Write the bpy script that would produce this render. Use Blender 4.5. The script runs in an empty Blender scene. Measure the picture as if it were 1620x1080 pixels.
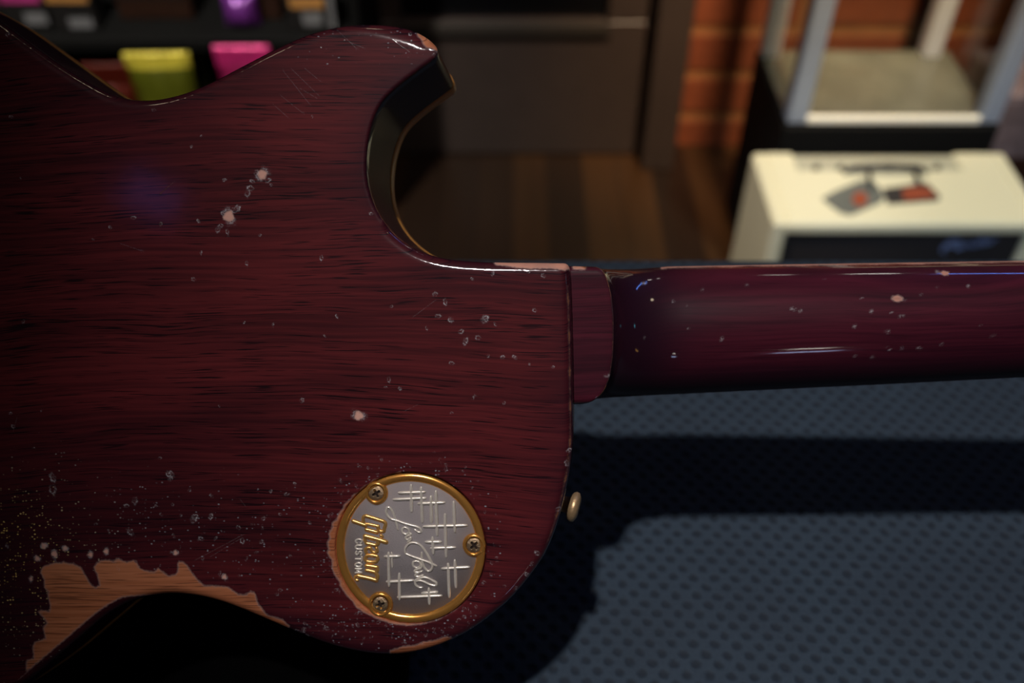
import bpy, math, random
import numpy as np
from mathutils import Vector, Matrix
from mathutils.geometry import delaunay_2d_cdt

random.seed(7)
rng = np.random.default_rng(11)
sc = bpy.context.scene
col = sc.collection
sc.view_settings.view_transform = 'Standard'
sc.view_settings.look = 'None'
sc.view_settings.exposure = 0.0

# ------------------------------------------------------------------ camera
HC = 1.34
FPX = 1500.0
S45 = math.sqrt(0.5)
CAM = np.array([0.0, 0.0, HC])
RGT = np.array([1.0, 0.0, 0.0])
FWD = np.array([0.0, S45, -S45])
UPV = np.array([0.0, S45, S45])
cd = bpy.data.cameras.new('camera')
cam = bpy.data.objects.new('camera', cd)
col.objects.link(cam)
cam.location = CAM
cam.rotation_euler = (math.radians(45), 0, 0)
cd.sensor_width = 36.0
cd.lens = 36.0 * FPX / 1620.0
cd.clip_start = 0.01
cd.dof.use_dof = True
cd.dof.focus_distance = 0.362
cd.dof.aperture_fstop = 5.6
sc.camera = cam

# guitar plane (back of the body): a point, its inward normal, its axes
DIST = 0.35714
n_in = FWD + 0.060 * RGT + 0.0267 * UPV
n_in = n_in / np.linalg.norm(n_in)
GZ = -n_in
GX = RGT - GZ * RGT.dot(GZ)
GX /= np.linalg.norm(GX)
GY = np.cross(GZ, GX)
G0 = CAM + FWD * DIST


def P(px, py, d=0.0):
    """Measured point of the photograph -> guitar coordinates (metres) on the
    plane d metres below the back of the body."""
    r = FWD + (px - 810) / FPX * RGT - (py - 540) / FPX * UPV
    o = G0 + n_in * d
    t = (o - CAM).dot(n_in) / r.dot(n_in)
    q = CAM + r * t - G0
    return np.array([q.dot(GX), q.dot(GY)])


def Pm(pts, d=0.0):
    return np.array([P(a, b, d) for a, b in pts])


# ------------------------------------------------------------------ helpers
def mesh_obj(name, verts, faces, mats, parent=None, smooth=True, fmat=None):
    me = bpy.data.meshes.new(name)
    me.from_pydata([tuple(map(float, v)) for v in verts], [], [tuple(int(i) for i in f) for f in faces])
    if not isinstance(mats, (list, tuple)):
        mats = [mats]
    for m in mats:
        me.materials.append(m)
    if fmat is not None:
        me.polygons.foreach_set('material_index', np.array(fmat, dtype=np.int32))
    me.polygons.foreach_set('use_smooth', np.full(len(me.polygons), smooth, dtype=bool))
    me.update()
    o = bpy.data.objects.new(name, me)
    col.objects.link(o)
    if parent is not None:
        o.parent = parent
    return o


def attr(o, name, vals):
    a = o.data.attributes.new(name, 'FLOAT', 'POINT')
    a.data.foreach_set('value', np.asarray(vals, dtype=np.float32))


def empty(name, loc, label, cat, group=None):
    o = bpy.data.objects.new(name, None)
    o.empty_display_size = 0.05
    col.objects.link(o)
    o.location = loc
    tag(o, label, cat, group)
    return o


def tag(o, label, cat, group=None):
    o['label'] = label
    o['category'] = cat
    if group:
        o['group'] = group
    return o


class MB:
    """mesh collector"""
    def __init__(self):
        self.v, self.f, self.m = [], [], []

    def add(self, v, f, mi=0):
        b = len(self.v)
        self.v += [tuple(p) for p in v]
        self.f += [tuple(i + b for i in q) for q in f]
        self.m += [mi] * len(f)
        return self

    def box(self, a, b, bev=0.0, mi=0):
        """box between corners a and b with chamfered edges"""
        a = np.minimum(a, b).astype(float) if isinstance(a, np.ndarray) else np.minimum(np.array(a, float), np.array(b, float))
        b = np.maximum(np.array(a), np.array(b, float))
        if bev <= 0:
            v = [(x, y, z) for x in (a[0], b[0]) for y in (a[1], b[1]) for z in (a[2], b[2])]
            f = [(0, 1, 3, 2), (4, 6, 7, 5), (0, 4, 5, 1), (2, 3, 7, 6), (0, 2, 6, 4), (1, 5, 7, 3)]
            return self.add(v, f, mi)
        c, h = (a + b) / 2, (b - a) / 2
        bev = min(bev, h.min() * 0.9)
        v, idx = [], {}
        for sx in (-1, 1):
            for sy in (-1, 1):
                for sz in (-1, 1):
                    s = np.array([sx, sy, sz])
                    for ax in range(3):
                        q = s * (h - bev)
                        q[ax] = s[ax] * h[ax]
                        idx[(sx, sy, sz, ax)] = len(v)
                        v.append(tuple(c + q))
        f = []
        for ax in range(3):
            u, w = (ax + 1) % 3, (ax + 2) % 3
            for s in (-1, 1):
                q = []
                for su, sw in ((-1, -1), (1, -1), (1, 1), (-1, 1)):
                    k = [0, 0, 0]
                    k[ax], k[u], k[w] = s, su, sw
                    q.append(idx[(*k, ax)])
                f.append(tuple(q if s > 0 else q[::-1]))
        for ax in range(3):
            u, w = (ax + 1) % 3, (ax + 2) % 3
            for su in (-1, 1):
                for sw in (-1, 1):
                    k0, k1 = [0, 0, 0], [0, 0, 0]
                    k0[ax], k1[ax] = -1, 1
                    k0[u] = k1[u] = su
                    k0[w] = k1[w] = sw
                    q = [idx[(*k0, u)], idx[(*k1, u)], idx[(*k1, w)], idx[(*k0, w)]]
                    f.append(tuple(q if su * sw > 0 else q[::-1]))
        for sx in (-1, 1):
            for sy in (-1, 1):
                for sz in (-1, 1):
                    q = [idx[(sx, sy, sz, a_)] for a_ in range(3)]
                    f.append(tuple(q if sx * sy * sz > 0 else q[::-1]))
        return self.add(v, f, mi)

    def tube(self, pts, rad, n=8, mi=0, flat=1.0, zc=None):
        """round bar along a path, rounded ends; flat squashes it along z"""
        p = np.array(pts, float)
        if p.shape[1] == 2:
            p = np.c_[p, np.zeros(len(p))]
        L = len(p)
        rad = np.full(L, rad, float) if np.isscalar(rad) else np.array(rad, float)
        tan = np.gradient(p, axis=0)
        tan /= np.maximum(np.linalg.norm(tan, axis=1, keepdims=True), 1e-12)
        # rounded ends
        ps, rs, ts = [], [], []
        for k in (0.0, 0.6, 0.9):
            r = rad[0]
            ps.append(p[0] - tan[0] * r * math.sqrt(1 - k * k)); rs.append(r * max(k, 0.05)); ts.append(tan[0])
        for i in range(L):
            ps.append(p[i]); rs.append(rad[i]); ts.append(tan[i])
        for k in (0.9, 0.6, 0.0):
            r = rad[-1]
            ps.append(p[-1] + tan[-1] * r * math.sqrt(1 - k * k)); rs.append(r * max(k, 0.05)); ts.append(tan[-1])
        up = np.array([0, 0, 1.0])
        v, f = [], []
        for i, (q, r, t) in enumerate(zip(ps, rs, ts)):
            u = up if abs(t[2]) < 0.9 else np.array([1.0, 0, 0])
            s = np.cross(t, u); s /= np.linalg.norm(s)
            w = np.cross(s, t)
            for k in range(n):
                a = 2 * math.pi * k / n
                v.append(q + s * r * math.cos(a) + w * r * math.sin(a) * flat)
        m = len(ps)
        for i in range(m - 1):
            for k in range(n):
                f.append((i * n + k, i * n + (k + 1) % n, (i + 1) * n + (k + 1) % n, (i + 1) * n + k))
        f.append(tuple(range(n))[::-1]); f.append(tuple((m - 1) * n + k for k in range(n)))
        return self.add(v, f, mi)

    def lathe(self, prof, seg=32, origin=(0, 0, 0), axis=(0, 0, 1), mi=0):
        """prof: list of (radius, height) turned about axis"""
        ax = np.array(axis, float); ax /= np.linalg.norm(ax)
        h = np.array([1.0, 0, 0]) if abs(ax[0]) < 0.9 else np.array([0, 1.0, 0])
        s = np.cross(ax, h); s /= np.linalg.norm(s)
        w = np.cross(ax, s)
        o = np.array(origin, float)
        v, f = [], []
        for r, z in prof:
            for k in range(seg):
                a = 2 * math.pi * k / seg
                v.append(o + ax * z + s * r * math.cos(a) + w * r * math.sin(a))
        for i in range(len(prof) - 1):
            for k in range(seg):
                f.append((i * seg + k, i * seg + (k + 1) % seg, (i + 1) * seg + (k + 1) % seg, (i + 1) * seg + k))
        if prof[0][0] > 1e-6:
            f.append(tuple(range(seg))[::-1])
        if prof[-1][0] > 1e-6:
            f.append(tuple((len(prof) - 1) * seg + k for k in range(seg)))
        return self.add(v, f, mi)

    def build(self, name, mats, parent=None, smooth=False, off=None):
        v = self.v
        if off is not None:
            v = [(a[0] - off[0], a[1] - off[1], a[2] - off[2]) for a in v]
        return mesh_obj(name, v, self.f, mats, parent, smooth, self.m)


# ------------------------------------------------------------------ materials
def srgb(r, g, b):
    def c(x):
        x /= 255.0
        return x / 12.92 if x <= 0.04045 else ((x + 0.055) / 1.055) ** 2.4
    return (c(r), c(g), c(b), 1.0)


def new_mat(name):
    m = bpy.data.materials.new(name)
    m.use_nodes = True
    nt = m.node_tree
    return m, nt, nt.nodes['Principled BSDF']


class NT:
    def __init__(self, nt):
        self.nt = nt

    def n(self, t, **kw):
        x = self.nt.nodes.new(t)
        for k, v in kw.items():
            setattr(x, k, v)
        return x

    def link(self, a, b):
        self.nt.links.new(a, b)

    def put(self, sock, v):
        if isinstance(v, bpy.types.NodeSocket):
            self.link(v, sock)
        else:
            sock.default_value = v

    def math(self, op, a, b=0.0, c=0.0, clamp=False):
        x = self.n('ShaderNodeMath', operation=op)
        x.use_clamp = clamp
        self.put(x.inputs[0], a); self.put(x.inputs[1], b); self.put(x.inputs[2], c)
        return x.outputs[0]

    def mix(self, fac, a, b, blend='MIX'):
        x = self.n('ShaderNodeMix', data_type='RGBA', blend_type=blend)
        self.put(x.inputs[0], fac); self.put(x.inputs[6], a); self.put(x.inputs[7], b)
        return x.outputs[2]

    def mixf(self, fac, a, b):
        x = self.n('ShaderNodeMix', data_type='FLOAT')
        self.put(x.inputs[0], fac); self.put(x.inputs[2], a); self.put(x.inputs[3], b)
        return x.outputs[0]

    def step(self, v, lo, hi, a=0.0, b=1.0):
        x = self.n('ShaderNodeMapRange', interpolation_type='SMOOTHSTEP')
        self.put(x.inputs[0], v)
        x.inputs[1].default_value, x.inputs[2].default_value = lo, hi
        x.inputs[3].default_value, x.inputs[4].default_value = a, b
        return x.outputs[0]

    def noise(self, vec, scale=5.0, detail=2.0, rough=0.5, dist=0.0):
        x = self.n('ShaderNodeTexNoise')
        self.put(x.inputs['Vector'], vec)
        x.inputs['Scale'].default_value = scale
        x.inputs['Detail'].default_value = detail
        x.inputs['Roughness'].default_value = rough
        x.inputs['Distortion'].default_value = dist
        return x.outputs[0]

    def xyz(self, a, b, c=0.0):
        x = self.n('ShaderNodeCombineXYZ')
        self.put(x.inputs[0], a); self.put(x.inputs[1], b); self.put(x.inputs[2], c)
        return x.outputs[0]

    def sep(self, v):
        x = self.n('ShaderNodeSeparateXYZ')
        self.put(x.inputs[0], v)
        return x.outputs

    def attr(self, name):
        x = self.n('ShaderNodeAttribute', attribute_name=name)
        return x.outputs['Fac']

    def bump(self, h, strength=0.3, dist=0.001, normal=None):
        x = self.n('ShaderNodeBump')
        self.put(x.inputs['Height'], h)
        x.inputs['Strength'].default_value = strength
        x.inputs['Distance'].default_value = dist
        if normal is not None:
            self.link(normal, x.inputs['Normal'])
        return x.outputs[0]

    def obj(self):
        return self.n('ShaderNodeTexCoord').outputs['Object']


def plain(name, c, rough=0.5, metal=0.0, bump=0.0, bscale=200.0, var=0.12, spec=0.5):
    m, nt, b = new_mat(name)
    T = NT(nt)
    o = T.obj()
    nz = T.noise(o, bscale, 3.0)
    cc = T.mix(nz, tuple(x * (1 - var) for x in c[:3]) + (1,), tuple(min(1, x * (1 + var)) for x in c[:3]) + (1,))
    T.link(cc, b.inputs['Base Color'])
    b.inputs['Roughness'].default_value = rough
    b.inputs['Metallic'].default_value = metal
    b.inputs['Specular IOR Level'].default_value = spec
    if bump > 0:
        T.link(T.bump(nz, bump, 0.002), b.inputs['Normal'])
    return m


def guitar_wood(name, neck=False):
    """worn cherry lacquer over mahogany; reads the wear and other mesh attributes, with painted glints and shade"""
    m, nt, b = new_mat(name)
    T = NT(nt)
    o = T.obj()
    x, y, z = T.sep(o)
    xs = T.math('ADD', x, 0.086)
    curve = T.math('MULTIPLY', T.math('MULTIPLY', xs, xs), 0.30) if not neck else T.math('MULTIPLY', x, -0.03)
    warp = T.noise(T.xyz(T.math('MULTIPLY', x, 9.0), T.math('MULTIPLY', y, 16.0), 0.0), 1.0, 2.0)
    yy = T.math('ADD', T.math('ADD', y, curve), T.math('MULTIPLY', T.math('SUBTRACT', warp, 0.5), 0.010))
    yz = T.math('ADD', yy, T.math('MULTIPLY', z, 0.8))
    # broad tone, fine streaks, dark pores
    tone = T.noise(T.xyz(T.math('MULTIPLY', x, 6.0), T.math('MULTIPLY', yz, 38.0), 3.0), 1.0, 3.0)
    streak = T.noise(T.xyz(T.math('MULTIPLY', x, 16.0), T.math('MULTIPLY', yz, 700.0), 0.0), 1.0, 3.0)
    pore = T.noise(T.xyz(T.math('MULTIPLY', x, 55.0), T.math('MULTIPLY', yz, 1600.0), 7.0), 1.0, 1.5)
    poreden = T.noise(T.xyz(T.math('MULTIPLY', x, 14.0), T.math('MULTIPLY', yz, 75.0), 9.0), 1.0, 2.0)
    pthr = T.math('ADD', pore, T.math('MULTIPLY', T.math('SUBTRACT', poreden, 0.5), 0.40))
    pmask = T.step(pthr, 0.575, 0.68)
    t1 = T.math('ADD', T.math('MULTIPLY', tone, 0.55), T.math('MULTIPLY', streak, 0.45))
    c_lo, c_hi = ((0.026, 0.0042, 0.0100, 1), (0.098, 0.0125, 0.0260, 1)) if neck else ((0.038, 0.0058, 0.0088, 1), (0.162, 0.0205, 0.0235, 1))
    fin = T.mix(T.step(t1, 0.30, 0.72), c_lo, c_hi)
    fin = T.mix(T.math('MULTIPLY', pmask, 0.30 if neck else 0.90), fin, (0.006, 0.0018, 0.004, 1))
    burst_shade = T.attr('burst_shade')
    fin = T.mix(burst_shade, fin, (0.018, 0.0050, 0.0125, 1))  # burst tone; also carries painted shade for body sides and neck
    # bare wood
    bt = T.mix(T.step(t1, 0.34, 0.68), (0.38, 0.120, 0.050, 1), (0.60, 0.225, 0.108, 1))
    tint = T.attr('tint')
    bt = T.mix(T.math('MULTIPLY', T.step(pthr, 0.53, 0.66), 0.60), bt, (0.07, 0.022, 0.012, 1))
    bt = T.mix(T.math('MAXIMUM', tint, 0.0), bt, (0.72, 0.40, 0.32, 1))
    bt = T.mix(T.math('MAXIMUM', T.math('MULTIPLY', tint, -1.0), 0.0), bt, (0.085, 0.032, 0.012, 1))
    sdf = T.attr('bare')
    jag = T.noise(o, 900.0, 2.0)
    s2 = T.math('ADD', sdf, T.math('MULTIPLY', T.math('SUBTRACT', jag, 0.5), 0.9))
    bare = T.step(s2, 0.12, -0.12)
    edge = T.math('MULTIPLY', T.step(s2, 0.55, 0.2), T.step(s2, -0.75, -0.25))
    c = T.mix(bare, fin, bt)
    c = T.mix(T.math('MULTIPLY', edge, T.math('MULTIPLY', T.math('ADD', tint, 1.0, clamp=True), 0.4)), c, (0.36, 0.24, 0.22, 1))
    # lifted lacquer flakes and fine checking
    fl = T.attr('flake')
    fln = T.noise(o, 1500.0, 2.0)
    flm = T.math('MULTIPLY', T.math('MULTIPLY', fl, 1.5), T.step(fln, 0.34, 0.58), clamp=True)
    wear = T.attr('wear')
    vor = T.n('ShaderNodeTexVoronoi', feature='F1')
    T.link(T.xyz(T.math('MULTIPLY', x, 900.0), T.math('MULTIPLY', y, 1250.0), 0.0), vor.inputs['Vector'])
    vor.inputs['Scale'].default_value = 1.0
    vcol = T.sep(vor.outputs['Color'])
    spot = T.step(vor.outputs['Distance'], 0.48, 0.22)
    pick = T.step(T.math('ADD', vcol[0], T.math('MULTIPLY', wear, 0.30)), 0.97, 1.01)
    clump = T.step(T.noise(o, 260.0, 3.0), 0.45, 0.60)
    spk = T.math('MULTIPLY', T.math('MULTIPLY', spot, pick), T.math('MULTIPLY', clump, T.step(wear, 0.02, 0.15)), clamp=True)
    spc = T.mix(T.attr('warm_glint'), (0.30, 0.31, 0.36, 1), (0.95, 0.68, 0.20, 1))  # fleck colours imitating cool and warm glints
    ck = T.math('MULTIPLY', T.math('SUBTRACT', 1.0, bare), spk)
    c = T.mix(T.math('MULTIPLY', ck, 0.85), c, spc)
    c = T.mix(T.math('MULTIPLY', flm, 0.9, clamp=True), c, (0.46, 0.43, 0.46, 1))
    T.link(c, b.inputs['Base Color'])
    rough = T.mixf(bare, 0.48, 0.62)
    rough = T.mixf(flm, rough, 0.5)
    T.link(rough, b.inputs['Roughness'])
    b.inputs['Specular IOR Level'].default_value = 0.10
    coat = T.math('MULTIPLY', T.mixf(bare, 1.0, 0.0), T.math('SUBTRACT', 1.0, T.math('MULTIPLY', T.attr('side'), 0.86)))
    T.link(coat, b.inputs['Coat Weight'])
    b.inputs['Coat Roughness'].default_value = 0.06 if neck else 0.09
    h = T.math('ADD', T.math('MULTIPLY', pmask, -0.10), T.math('MULTIPLY', T.noise(o, 60.0, 2.0), 0.5))
    h = T.math('ADD', h, T.math('MULTIPLY', T.math('ADD', flm, ck), 1.2))
    h = T.math('ADD', h, T.math('MULTIPLY', bare, -0.8))
    bm = T.bump(h, 0.25, 0.0004)
    T.link(bm, b.inputs['Normal'])
    hc = T.math('ADD', T.math('MULTIPLY', T.noise(o, 60.0, 2.0), 0.35), T.math('MULTIPLY', T.math('ADD', flm, ck), 1.0))
    T.link(T.bump(hc, 0.22, 0.0004), b.inputs['Coat Normal'])
    return m


M = {}
M['body'] = guitar_wood('worn_cherry_lacquer')
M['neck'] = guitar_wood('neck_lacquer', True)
M['top'] = plain('maple_top', (0.25, 0.10, 0.02, 1), 0.25)
M['binding'] = plain('amber_binding', (0.60, 0.27, 0.055, 1), 0.35, var=0.2, bscale=60)
M['fret'] = plain('rosewood', (0.035, 0.016, 0.010, 1), 0.5)
M['nickel'] = plain('nickel', (0.62, 0.60, 0.56, 1), 0.3, 1.0)
M['gold'] = plain('polished_gold', (0.92, 0.43, 0.10, 1), 0.22, 0.75, var=0.10, bscale=300)
M['brass'] = plain('worn_brass', (0.70, 0.47, 0.25, 1), 0.40, 0.65, 0.15, 700, 0.25)
M['screw'] = plain('screw_head', (0.62, 0.44, 0.27, 1), 0.40, 1.0, 0.2, 1500, 0.2)
M['screw_slot'] = plain('slot_dark', (0.02, 0.008, 0.004, 1), 0.8)
M['field'] = plain('sandblasted_metal', (0.36, 0.325, 0.33, 1), 0.55, 0.35, 0.35, 5000, 0.14)
M['relief'] = plain('raised_relief', (0.96, 0.86, 0.76, 1), 0.28, 0.45, var=0.12, bscale=800)
M['relief_gold'] = plain('raised_gold', (0.95, 0.52, 0.16, 1), 0.28, 0.7, var=0.12, bscale=800)

# ------------------------------------------------------------------ guitar
guitar = empty('electric_guitar', (0, 0, 0), 'worn cherry red electric guitar, back side up, propped above the dark mat', 'guitar')
Mg = Matrix(((GX[0], GY[0], GZ[0], G0[0]), (GX[1], GY[1], GZ[1], G0[1]), (GX[2], GY[2], GZ[2], G0[2]), (0, 0, 0, 1)))
guitar.matrix_world = Mg

RR = 0.0040       # roundover of the back edge, softer at the horn
TH = 0.0485       # mahogany thickness at the rim
BD = 0.0085       # binding height

OUT_PX = [(0, 33), (37, 60), (74, 87), (111, 112), (148, 134), (172, 147), (200, 156), (235, 158.5), (262, 155), (290, 148),
          (330, 132), (380, 106), (430, 80), (480, 57), (520, 45), (560, 38.5), (600, 37), (640, 42), (665, 51),
          (681, 62), (690, 74), (693.5, 86), (690, 94), (672, 108), (655, 120), (632, 138), (612, 156), (600, 172), (591, 195),
          (584, 225), (581, 255), (582, 285), (588, 311), (599, 337), (616, 361), (640, 383), (668, 399), (704, 409),
          (752, 413.5), (800, 415), (850, 415.5), (885, 416), (895, 416.5), (900, 421), (902, 432), (904, 480), (906, 560), (907, 640), (907, 700),
          (904, 735), (898, 764), (887, 811), (864, 873), (835, 916), (804, 951), (780, 971), (746, 996), (699, 1019),
          (647, 1033), (595, 1035), (544, 1026), (505, 1014), (458, 995), (430, 983), (390, 966), (350, 951), (310, 941.5),
          (270, 938.5), (235, 943), (200, 955), (167, 975), (133, 1004), (100, 1032), (67, 1060), (30, 1091),
          (-30, 1133), (-120, 1185), (-240, 1230), (-360, 1254), (-450, 1259), (-560, 1245), (-680, 1195), (-790, 1105),
          (-870, 980), (-920, 830), (-940, 680), (-943, 575), (-940, 470), (-925, 320), (-880, 165), (-800, 35),
          (-690, -60), (-570, -115), (-450, -130), (-350, -122), (-250, -97), (-150, -58), (-70, -16)]


def closed_spline(p, step):
    p = np.array(p, float)
    n = len(p)
    out = []
    for i in range(n):
        p0, p1, p2, p3 = p[(i - 1) % n], p[i], p[(i + 1) % n], p[(i + 2) % n]
        # centripetal catmull-rom
        d1 = max(np.linalg.norm(p1 - p0), 1e-9) ** 0.5
        d2 = max(np.linalg.norm(p2 - p1), 1e-9) ** 0.5
        d3 = max(np.linalg.norm(p3 - p2), 1e-9) ** 0.5
        m1 = (p1 - p0) / d1 ** 2 * 1.0
        t1 = d2 * ((p1 - p0) / d1 - (p2 - p0) / (d1 + d2) + (p2 - p1) / d2)
        t2 = d2 * ((p2 - p1) / d2 - (p3 - p1) / (d2 + d3) + (p3 - p2) / d3)
        k = max(2, int(np.linalg.norm(p2 - p1) / step * 3))
        for j in range(k):
            t = j / k
            out.append((2 * t ** 3 - 3 * t ** 2 + 1) * p1 + (t ** 3 - 2 * t ** 2 + t) * t1 + (-2 * t ** 3 + 3 * t ** 2) * p2 + (t ** 3 - t ** 2) * t2)
    out = np.array(out)
    q = np.vstack([out, out[:1]])
    L = np.r_[0, np.cumsum(np.linalg.norm(np.diff(q, axis=0), axis=1))]
    m = int(L[-1] / step)
    s = np.linspace(0, L[-1], m, endpoint=False)
    return np.c_[np.interp(s, L, q[:, 0]), np.interp(s, L, q[:, 1])]


OUT = closed_spline(Pm(OUT_PX, 0.0025), 0.0010)
if np.sum(OUT[:, 0] * np.roll(OUT[:, 1], -1) - np.roll(OUT[:, 0], -1) * OUT[:, 1]) < 0:
    OUT = OUT[::-1].copy()                       # counter-clockwise
_k = np.exp(-0.5 * (np.arange(-9, 10) / 3.2) ** 2); _k /= _k.sum()
_sm = sum(w_ * np.roll(OUT, i_ - 9, 0) for i_, w_ in enumerate(_k))
_w = np.minimum(np.linalg.norm(OUT - P(899, 417, 0.0025), axis=1), np.linalg.norm(OUT - P(690, 84, 0.0025), axis=1) * 1.4)
_w = np.clip((_w - 0.004) / 0.008, 0, 1)[:, None]
OUT = OUT * (1 - _w) + _sm * _w
tn = np.roll(OUT, -1, 0) - np.roll(OUT, 1, 0)
tn /= np.linalg.norm(tn, axis=1, keepdims=True)
ONRM = np.c_[tn[:, 1], -tn[:, 0]]                # outward


def seg_dist(pts, poly, closed=True):
    a = poly
    b = np.roll(poly, -1, 0) if closed else poly[1:]
    if not closed:
        a = poly[:-1]
    res = np.empty(len(pts))
    ab = b - a
    l2 = np.maximum((ab ** 2).sum(1), 1e-18)
    for i in range(0, len(pts), 2000):
        q = pts[i:i + 2000, None, :]
        t = np.clip(((q - a) * ab).sum(2) / l2, 0, 1)
        d = q - (a + t[..., None] * ab)
        res[i:i + 2000] = np.sqrt((d ** 2).sum(2).min(1))
    return res


def inside(pts, poly):
    x, y = pts[:, 0], pts[:, 1]
    r = np.zeros(len(pts), bool)
    a, b = poly, np.roll(poly, -1, 0)
    for (x1, y1), (x2, y2) in zip(a, b):
        c = (y1 > y) != (y2 > y)
        if c.any():
            xi = (x2 - x1) * (y - y1) / ((y2 - y1) if y2 != y1 else 1e-12) + x1
            r ^= c & (x < xi)
    return r


def sdf(pts, poly):
    """signed distance in millimetres, negative inside; far points get 50"""
    lo, hi = poly.min(0) - 0.006, poly.max(0) + 0.006
    k = ((pts > lo) & (pts < hi)).all(1)
    r = np.full(len(pts), 50.0)
    if k.any():
        q = pts[k]
        d = seg_dist(q, poly)
        d[inside(q, poly)] *= -1
        r[k] = d * 1000
    return r


def K(pts, sx, ox, oy):
    return [(a / sx + ox, b / sx + oy) for a, b in pts]


# worn-through areas (measured on the back)
PATCH_WAIST = K([(130, 1080), (165, 1035), (205, 1000), (205, 905), (265, 890), (255, 800), (270, 765), (355, 735), (335, 650), (370, 610),
                 (300, 530), (310, 515), (385, 525), (395, 490), (370, 400), (385, 375), (345, 345), (345, 270), (310, 215), (340, 175),
                 (420, 150), (470, 150), (485, 132), (500, 148), (550, 158), (560, 140), (575, 158), (630, 185), (670, 260), (710, 325), (740, 340), (775, 325), (760, 250),
                 (730, 185), (750, 150), (800, 125), (850, 130), (895, 140), (910, 105), (940, 130), (990, 145), (1030, 128), (1060, 135),
                 (1075, 185), (1130, 210), (1200, 220), (1230, 190), (1260, 215), (1310, 250), (1360, 240), (1385, 210), (1380, 150),
                 (1400, 133), (1440, 150), (1480, 210), (1530, 275), (1580, 325)], 4.909, 0, 860) + \
    [(330, 926), (360, 928), (377, 940), (389, 941), (397, 935), (403, 937), (407, 953), (422, 973), (447, 980), (457, 991), (452, 1003),
     (440, 1015), (390, 990), (300, 965), (240, 965), (190, 990), (120, 1050), (40, 1120), (5, 1105)]
PATCH_COVER = K([(480, 93), (440, 112), (400, 118), (380, 130), (330, 140), (300, 165), (270, 182), (240, 215), (213, 225), (195, 255), (165, 275), (150, 312), (130, 330),
                 (118, 365), (92, 385), (95, 410), (72, 440), (80, 470), (62, 500), (72, 525), (64, 560), (95, 600), (90, 640), (112, 690), (135, 715), (140, 745), (178, 800), (215, 835),
                 (225, 860), (280, 897), (350, 930), (430, 957), (520, 968), (610, 958), (700, 930), (790, 880), (870, 800), (800, 780), (536, 600), (500, 300)], 3.6, 500, 720)
PATCH_HORN = K([(795, 190), (860, 180), (960, 235), (1040, 330), (1060, 410), (1000, 395), (960, 378), (910, 372), (872, 330), (850, 275), (812, 240)], 6.75, 540, 20)
PATCH_NECK = [(772, 405), (905, 405), (903, 424), (894, 427), (870, 424), (840, 424.5), (815, 423), (800, 420), (785, 419)]
PATCH_BASS = [(617, 1029), (640, 1022), (655, 1021), (668, 1016), (690, 1012), (705, 1007), (714, 1010), (712, 1022), (700, 1040), (660, 1050), (615, 1045)]
DOTS = [(414.7, 275.8, 7.5), (362, 342, 8.5), (567.5, 657.2, 7), (70, 863, 4.5), (86, 876, 5), (59, 883, 4), (103, 867, 4), (143, 877, 4), (168, 872, 4),
        (278, 874, 3.5), (355, 912, 3.8), (49, 915, 3)]
FLAKES = K([(857, 308), (915, 350), (875, 432), (948, 453), (1140, 450), (1200, 478), (1005, 520), (1103, 555), (1030, 575), (1312, 667), (1160, 658),
            (1243, 665), (595, 793), (575, 835), (658, 843), (100, 912), (298, 433), (610, 377), (1425, 398), (1185, 190), (1070, 220), (1250, 925),
            (952, 983), (210, 100), (953, 700), (1395, 705), (1530, 722), (810, 500), (1390, 180), (1475, 200), (1075, 895), (230, 545)], 3.6, 450, 380)
FLR = [12, 15, 15, 16, 20, 10, 15, 14, 17, 14, 9, 10, 13, 8, 11, 12, 10, 9, 11, 10, 9, 9, 8, 12, 14, 7, 7, 9, 9, 14, 6, 8]
FL2 = K([(1275, 377), (1425, 425), (1410, 450), (1437, 385), (1240, 660), (1255, 640), (1295, 670), (760, 592), (627, 645), (915, 627), (1130, 610), (1480, 690), (1102, 942),
         (1145, 788), (530, 716), (1090, 186), (1147, 126), (1405, 850), (62, 18), (118, 365), (1350, 540), (1330, 550), (1525, 380), (1545, 405), (1460, 335), (1270, 570)], 3.6, 0, 180)
FLR2 = [10, 18, 18, 13, 17, 13, 12, 14, 10, 9, 11, 10, 12, 7, 8, 9, 6, 10, 11, 7, 18, 13, 17, 9, 13, 13]
FL3 = K([(132, 102), (60, 625), (235, 608), (195, 822), (960, 970), (970, 1000), (300, 990), (910, 880), (75, 700), (1555, 118), (1250, 585), (1390, 108)], 3.6, 0, 480)
FLR3 = [11, 9, 6, 6, 18, 13, 22, 10, 12, 7, 7, 8]
FL4 = K([(730, 522), (32, 160), (52, 555), (908, 695), (955, 645), (1482, 550), (1065, 853)], 3.0, 0, 0)
FLR4 = [9, 8, 9, 8, 6, 5, 9]
FL5 = K([(620, 365), (920, 300), (815, 90), (1240, 410), (955, 395), (640, 215), (1400, 135), (1285, 170), (1360, 185), (1150, 405), (1330, 640), (35, 430),
         (210, 430), (310, 440), (1250, 300), (1330, 280), (1000, 290), (1550, 820), (1440, 830), (600, 240), (250, 160), (740, 240), (1470, 320)], 3.0, 0, 720)
FLR5 = [17, 18, 14, 11, 12, 14, 8, 9, 10, 11, 10, 11, 14, 10, 11, 8, 12, 12, 14, 12, 18, 7, 9]
FL6 = [(900, 713), (897, 733), (883, 806), (850, 875), (841, 892), (834, 910), (815, 931), (587, 338), (746, 995), (470, 1000), (485, 1006), (690, 86), (648, 52)]
FLR6 = [14, 14, 17, 16, 12, 14, 14, 11, 10, 16, 12, 18, 9]
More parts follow.
